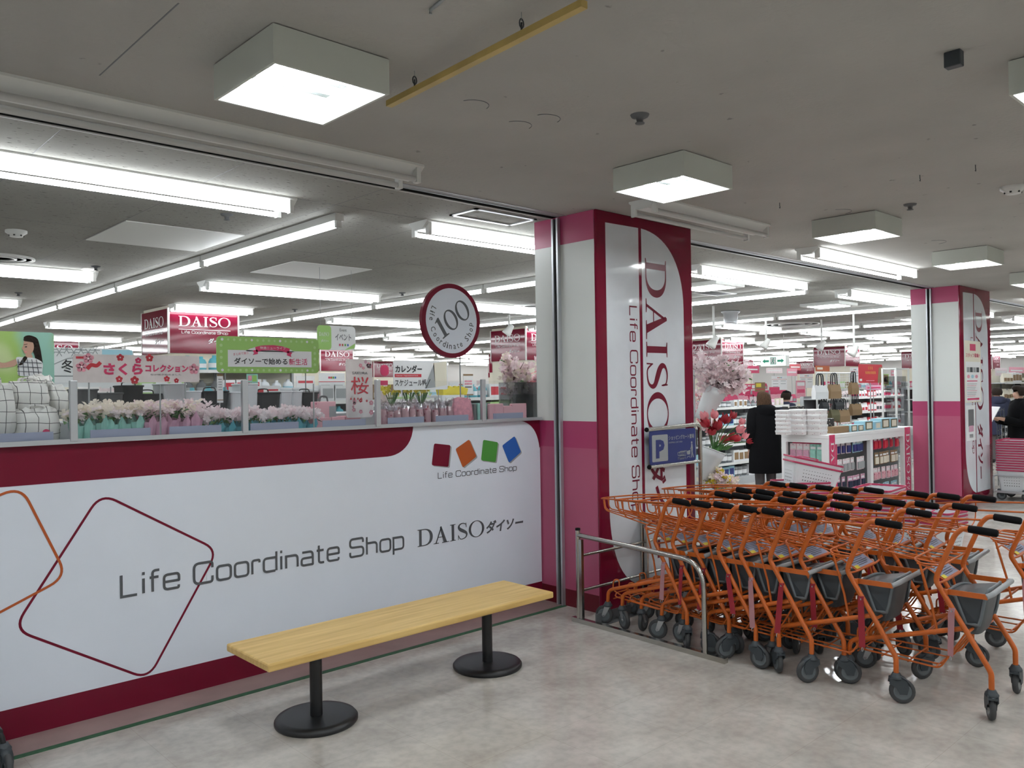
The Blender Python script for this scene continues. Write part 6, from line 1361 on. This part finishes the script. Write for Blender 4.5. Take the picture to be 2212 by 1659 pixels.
# stand and shelf at the right edge
gondola(19.0, 23.5, 5.4, 1.75, (.9, 1.25, 1.6), 'white shelving with small goods at the right edge beyond the farther column', 'cream')
for i, z in enumerate((.9, 1.25, 1.6)): stock(19.05, 23.4, 5.42, z, [('pouch', 'cream', 'kraft'), ('carton', 'paper', 'kraft'), ('pouch', 'dgreen', 'cream'), ('tub', 'paper', 'pink')], .2, 'small goods on the %s shelf of the right edge shelving' % ORD[i], 'goods on the right edge shelving', 1.4, rr)
wr = empty('wire_card_rack', (0, 0, 0), 0, 'wire card rack with small packs beside the farther column', 'rack'); c = at(2163, 1000, d=12.9)
mb = MB()
for i in range(9):
    z = .35 + .10 * i; mb.tube([(c.x - .16, c.y, z), (c.x + .02, c.y - .03, z + .03), (c.x + .18, c.y, z)], .005, 5, M['dgrey'])
for dx in (-.16, -.05, .06, .18): mb.tube([(c.x + dx, c.y, .0), (c.x + dx, c.y, 1.2)], .006, 6, M['dgrey'])
mb.build('wire_frame', None, wr)
for i in range(7):
    for j in range(2): hang(('paper', 'greyc'), (c.x - .05 + .17 * j, c.y - .04, 1.05 - .12 * i), 0, 'small white pack on the wire card rack, %s down in the %s column' % (nth(i), ('left', 'right')[j]), 'packs on the wire card rack', h_=.11)
# ------------------------------------------------------------------ ceiling details
def cpt(px, py): return at(px, py, z=CZ)
for x0, x1, y0, y1, lb in ((2.05, 2.96, 6.29, 7.26, 'pale square access panel in the shop ceiling, nearer the glass'), (3.90, 4.80, 7.24, 8.17, 'pale square access panel in the shop ceiling, farther back')):
    tag(MB().box(x0, x1, y0, y1, CZ - .006, CZ, M['fix']).build('access_panel'), lb, 'ceiling panel', 'access panels in the shop ceiling')
x0, x1, y0, y1 = 3.76, 4.36, 4.36, 4.66; hm = MB()
for a in ((x0, x1, y0, y0 + .03), (x0, x1, y1 - .03, y1), (x0, x0 + .03, y0, y1), (x1 - .03, x1, y0, y1)): hm.box(*a, CZ - .008, CZ, M['alu'])
tag(hm.build('hatch_frame'), 'metal framed ceiling hatch just inside the glass by the near column', 'ceiling hatch')
def sprinkler(p, lb, dark=True):
    o = MB().lathe([(.045, 0), (.04, -.010), (.018, -.014), (.014, -.035), (.022, -.038), (.022, -.042), (.0, -.044)], 14, (0, 0, 0), 2, M['greyc' if dark else 'fix']).build('sprinkler', None); o.location = p; tag(o, lb, 'sprinkler', 'sprinkler heads')
def detector(p, lb):
    o = MB().lathe([(.075, 0), (.075, -.018), (.05, -.035), (.045, -.048), (0, -.050)], 24, (0, 0, 0), 2, M['fix']).build('smoke_detector', None); o.location = p; tag(o, lb, 'smoke detector', 'smoke detectors'); 
    mb = MB()
    for k in range(6): a = k * math.pi / 3; mb.box(.046 * math.cos(a) - .006, .046 * math.cos(a) + .006, .046 * math.sin(a) - .006, .046 * math.sin(a) + .006, -.046, -.036, M['ink'])
    mb.build('slots', None, o)
for i, (q, lb) in enumerate((((1382, 248), 'dark sprinkler head on the aisle ceiling between the two nearest box lamps'), ((1966, 441), 'dark sprinkler head on the aisle ceiling behind the third box lamp'), ((490, 463), 'sprinkler head below the end of the longest lit tube light'), ((207, 575), 'sprinkler head beside the small round downlight'), ((40, 632), 'sprinkler head at the left edge of the shop ceiling'), ((869, 632), 'sprinkler head left of the round sign'), ((637, 668), 'sprinkler head above the event sign'))): sprinkler(cpt(*q), lb)
detector(cpt(35, 498), 'white smoke detector at the left edge of the shop ceiling'); detector(cpt(2188, 403), 'white smoke detector at the right edge of the aisle ceiling')
q = cpt(193, 582); o = MB().lathe([(.07, 0), (.07, -.006), (0, -.006)], 24, (0, 0, 0), 2, emis('downlight_face', (1, .98, .94), 3.0)).build('downlight', None); o.location = q; tag(o, 'small round lit downlight beside a sprinkler in the shop ceiling', 'ceiling light')
for (px, py, r, lb) in ((0, 556, .28, 'round air diffuser at the left edge of the shop ceiling'), (1710, 700, .55, 'round air diffuser above the exit sign'), (1150, 660, .30, 'round air diffuser beside the near column in the shop ceiling')):
    q = cpt(px, py); o = empty('air_diffuser', q, 0, lb, 'air diffuser', 'round air diffusers'); mb = MB()
    for k, (a, b) in enumerate(((1, .92), (.74, .68), (.48, .42))): mb.lathe([(r * a, 0), (r * a, -.014), (r * b, -.016), (r * b, -.004)], 32, (0, 0, 0), 2, M['fix'])
    mb.build('rings', None, o); MB().lathe([(0, -.004), (r * .98, -.004), (r * .98, 0)], 32, (0, 0, 0), 2, M['dark']).build('duct', None, o)
for (px, py, lb) in ((1530, 614, 'flat square lamp at the left of the entrance ceiling'), (1790, 655, 'flat square lamp in the middle of the entrance ceiling'), (1984, 684, 'flat square lamp next to the farther column')):
    q = cpt(px, py); o = empty('square_lamp', q, 0, lb, 'ceiling light', 'flat square lamps inside the entrance'); MB().box(-.32, .32, -.32, .32, -.05, 0, M['fix'], .01).build('housing', None, o); MB().box(-.22, .22, -.24, .24, -.055, -.05, M['boxtube']).build('diffuser', None, o)
q = cpt(1542, 632); o = empty('ceiling_vent', q, 0, 'dark open rectangular vent in the ceiling behind the near column', 'vent'); MB().box(-.32, .32, -.16, .16, -.012, 0, M['fix']).build('frame', None, o); MB().box(-.27, .27, -.12, .12, -.014, -.010, M['dark']).build('opening', None, o)
q = cpt(1578, 672); o = empty('camera_dome', q, 0, 'silver dome security camera on the entrance ceiling', 'camera'); MB().lathe([(.0, 0), (.16, 0), (.15, -.03), (.12, -.05), (.11, -.20)], 20, (0, 0, 0), 2, M['alu']).build('housing', None, o); MB().ell((0, 0, -.20), (.105, .105, .08), 16, 8, M['gglass']).build('dome', None, o)
def spot(px, py, d, lb):
    t = at(px, py, d=d); o = empty('spotlight', (t.x, t.y, 0), 0, lb, 'spotlight', 'white track spotlights'); MB().tube([(0, 0, CZ), (0, 0, t.z + .06)], .018, 8, M['fix']).build('stem', None, o); T = Matrix.Translation((0, 0, t.z)) @ Matrix.Rotation(.5, 4, 'X') @ Matrix.Rotation(.4, 4, 'Y')
    MB().lathe([(.0, .10), (.04, .09), (.05, .04), (.075, -.06), (.08, -.10), (.0, -.095)], 16, (0, 0, 0), 2, M['fix'], T=T).build('head', None, o)
for a in ((1100, 712, 14, 'white track spotlight in front of the pillar sign by the near column'), (1542, 737, 13, 'white track spotlight above the cherry blossom'), (1655, 742, 15, 'white track spotlight left of the exit sign'), (1775, 745, 16, 'white track spotlight right of the exit sign'), (1845, 756, 14, 'white track spotlight in front of the pillar sign above the tote bags')): spot(*a)
# lath hanging from the aisle ceiling
la, lb_ = at(840, 225, z=2.80), at(1262, 8, z=2.80); o = empty('hanging_lath', (0, 0, 0), 0, 'long yellowed lath hanging from hooks under the aisle ceiling', 'lath'); d = lb_ - la; n = Vector((-d.y, d.x, 0)).normalized() * .014; u = Vector((0, 0, .012))
MB().add([la - n - u, la + n - u, la + n + u, la - n + u, lb_ - n - u, lb_ + n - u, lb_ + n + u, lb_ - n + u], [(3, 2, 1, 0), (4, 5, 6, 7), (0, 1, 5, 4), (2, 3, 7, 6), (0, 4, 7, 3), (1, 2, 6, 5)], M['brass']).build('bar', None, o)
for f in (.17, .74):
    q = la + d * f; MB().tube([(q.x, q.y, 2.81), (q.x, q.y, 2.845)], .004, 6, M['dgrey']).tube([(q.x + .010 * math.cos(t), q.y, 2.842 + .016 * math.sin(t)) for t in [2 * math.pi * k / 10 for k in range(10)]], .0025, 5, M['dgrey'], True).build('hook', None, o); MB().tube([(q.x, q.y, 2.85), (q.x, q.y, CZ)], .0015, 5, M['lgrey']).build('thread', None, o)
for i, (px, py) in enumerate(((1684, 438), (1987, 378), (2107, 356))):
    q = cpt(px, py); o = MB().tube([(0, 0, 0), (0, 0, -.02), (.006, 0, -.028), (.004, 0, -.038), (-.006, 0, -.034)], .0025, 6, M['dgrey']).build('ceiling_hook', None); o.location = q; tag(o, 'small metal hook in the aisle ceiling, %s from the near column' % ORD[i], 'hook', 'small hooks in the aisle ceiling')
q = cpt(2060, 112); o = MB().box(-.022, .022, -.03, .03, -.06, 0, M['dgrey'], .004).build('ceiling_bracket', None); o.location = q; tag(o, 'small dark square bracket on the aisle ceiling near the top right', 'bracket')
q0, q1 = cpt(930, 18), cpt(968, -14); o = MB().tube([(q0.x, q0.y, CZ - .02), (q0.x, q0.y, CZ - .006), (q1.x, q1.y, CZ - .006)], .006, 6, M['lgrey']).build('wire_clip', None); tag(o, 'bent pale wire clip at the top edge of the aisle ceiling', 'clip')
for i, (px, py, r) in enumerate(((1020, 228, .075), (1176, 258, .075), (1115, 272, .075), (2012, 524, .12), (1808, 458, .1))):
    q = cpt(px, py); o = MB().tube([(r * math.cos(t), r * math.sin(t), -.001) for t in [-.2 - 2.6 * k / 24 for k in range(25)]], .0018, 5, M['dshelf'], False).build('cover_ring', None); o.location = q; tag(o, 'faint round cover plate edge in the aisle ceiling, %s from the left' % ORD[[0, 2, 1, 4, 3][i]], 'cover plate', 'round cover plates in the aisle ceiling')
q0, q1 = cpt(215, 163), cpt(390, 8); tag(MB().box(q0.x - .0025, q0.x + .0025, q1.y, q0.y, CZ - .001, CZ, M['dshelf']).build('trim_3'), kind='structure')
jm = MB()
for y in [4.9 + 1.82 * k for k in range(16)]: jm.box(.2, 45, y - .002, y + .002, CZ - .0008, CZ, M['dshelf'])
for x in [.2 + .92 * k for k in range(48)]: jm.box(x - .002, x + .002, 4.33, 40, CZ - .0008, CZ, M['dshelf'])
tag(jm.build('trim_4'), kind='structure')
for i, px in enumerate((472, 735)):
    c = at(px, 893, y=4.86); o = MB().lathe([(.0, 0), (.055, 0), (.055, .09), (0, .09)], 24, (0, 0, 0), 2, M['hot']).build('round_tin', None); o.location = (c.x, 4.88, ZL); tag(o, 'hot pink round tin behind the flowers, %s' % ('by the second glass post' if i == 0 else 'beside the tall poster'), 'tin', 'hot pink tins')
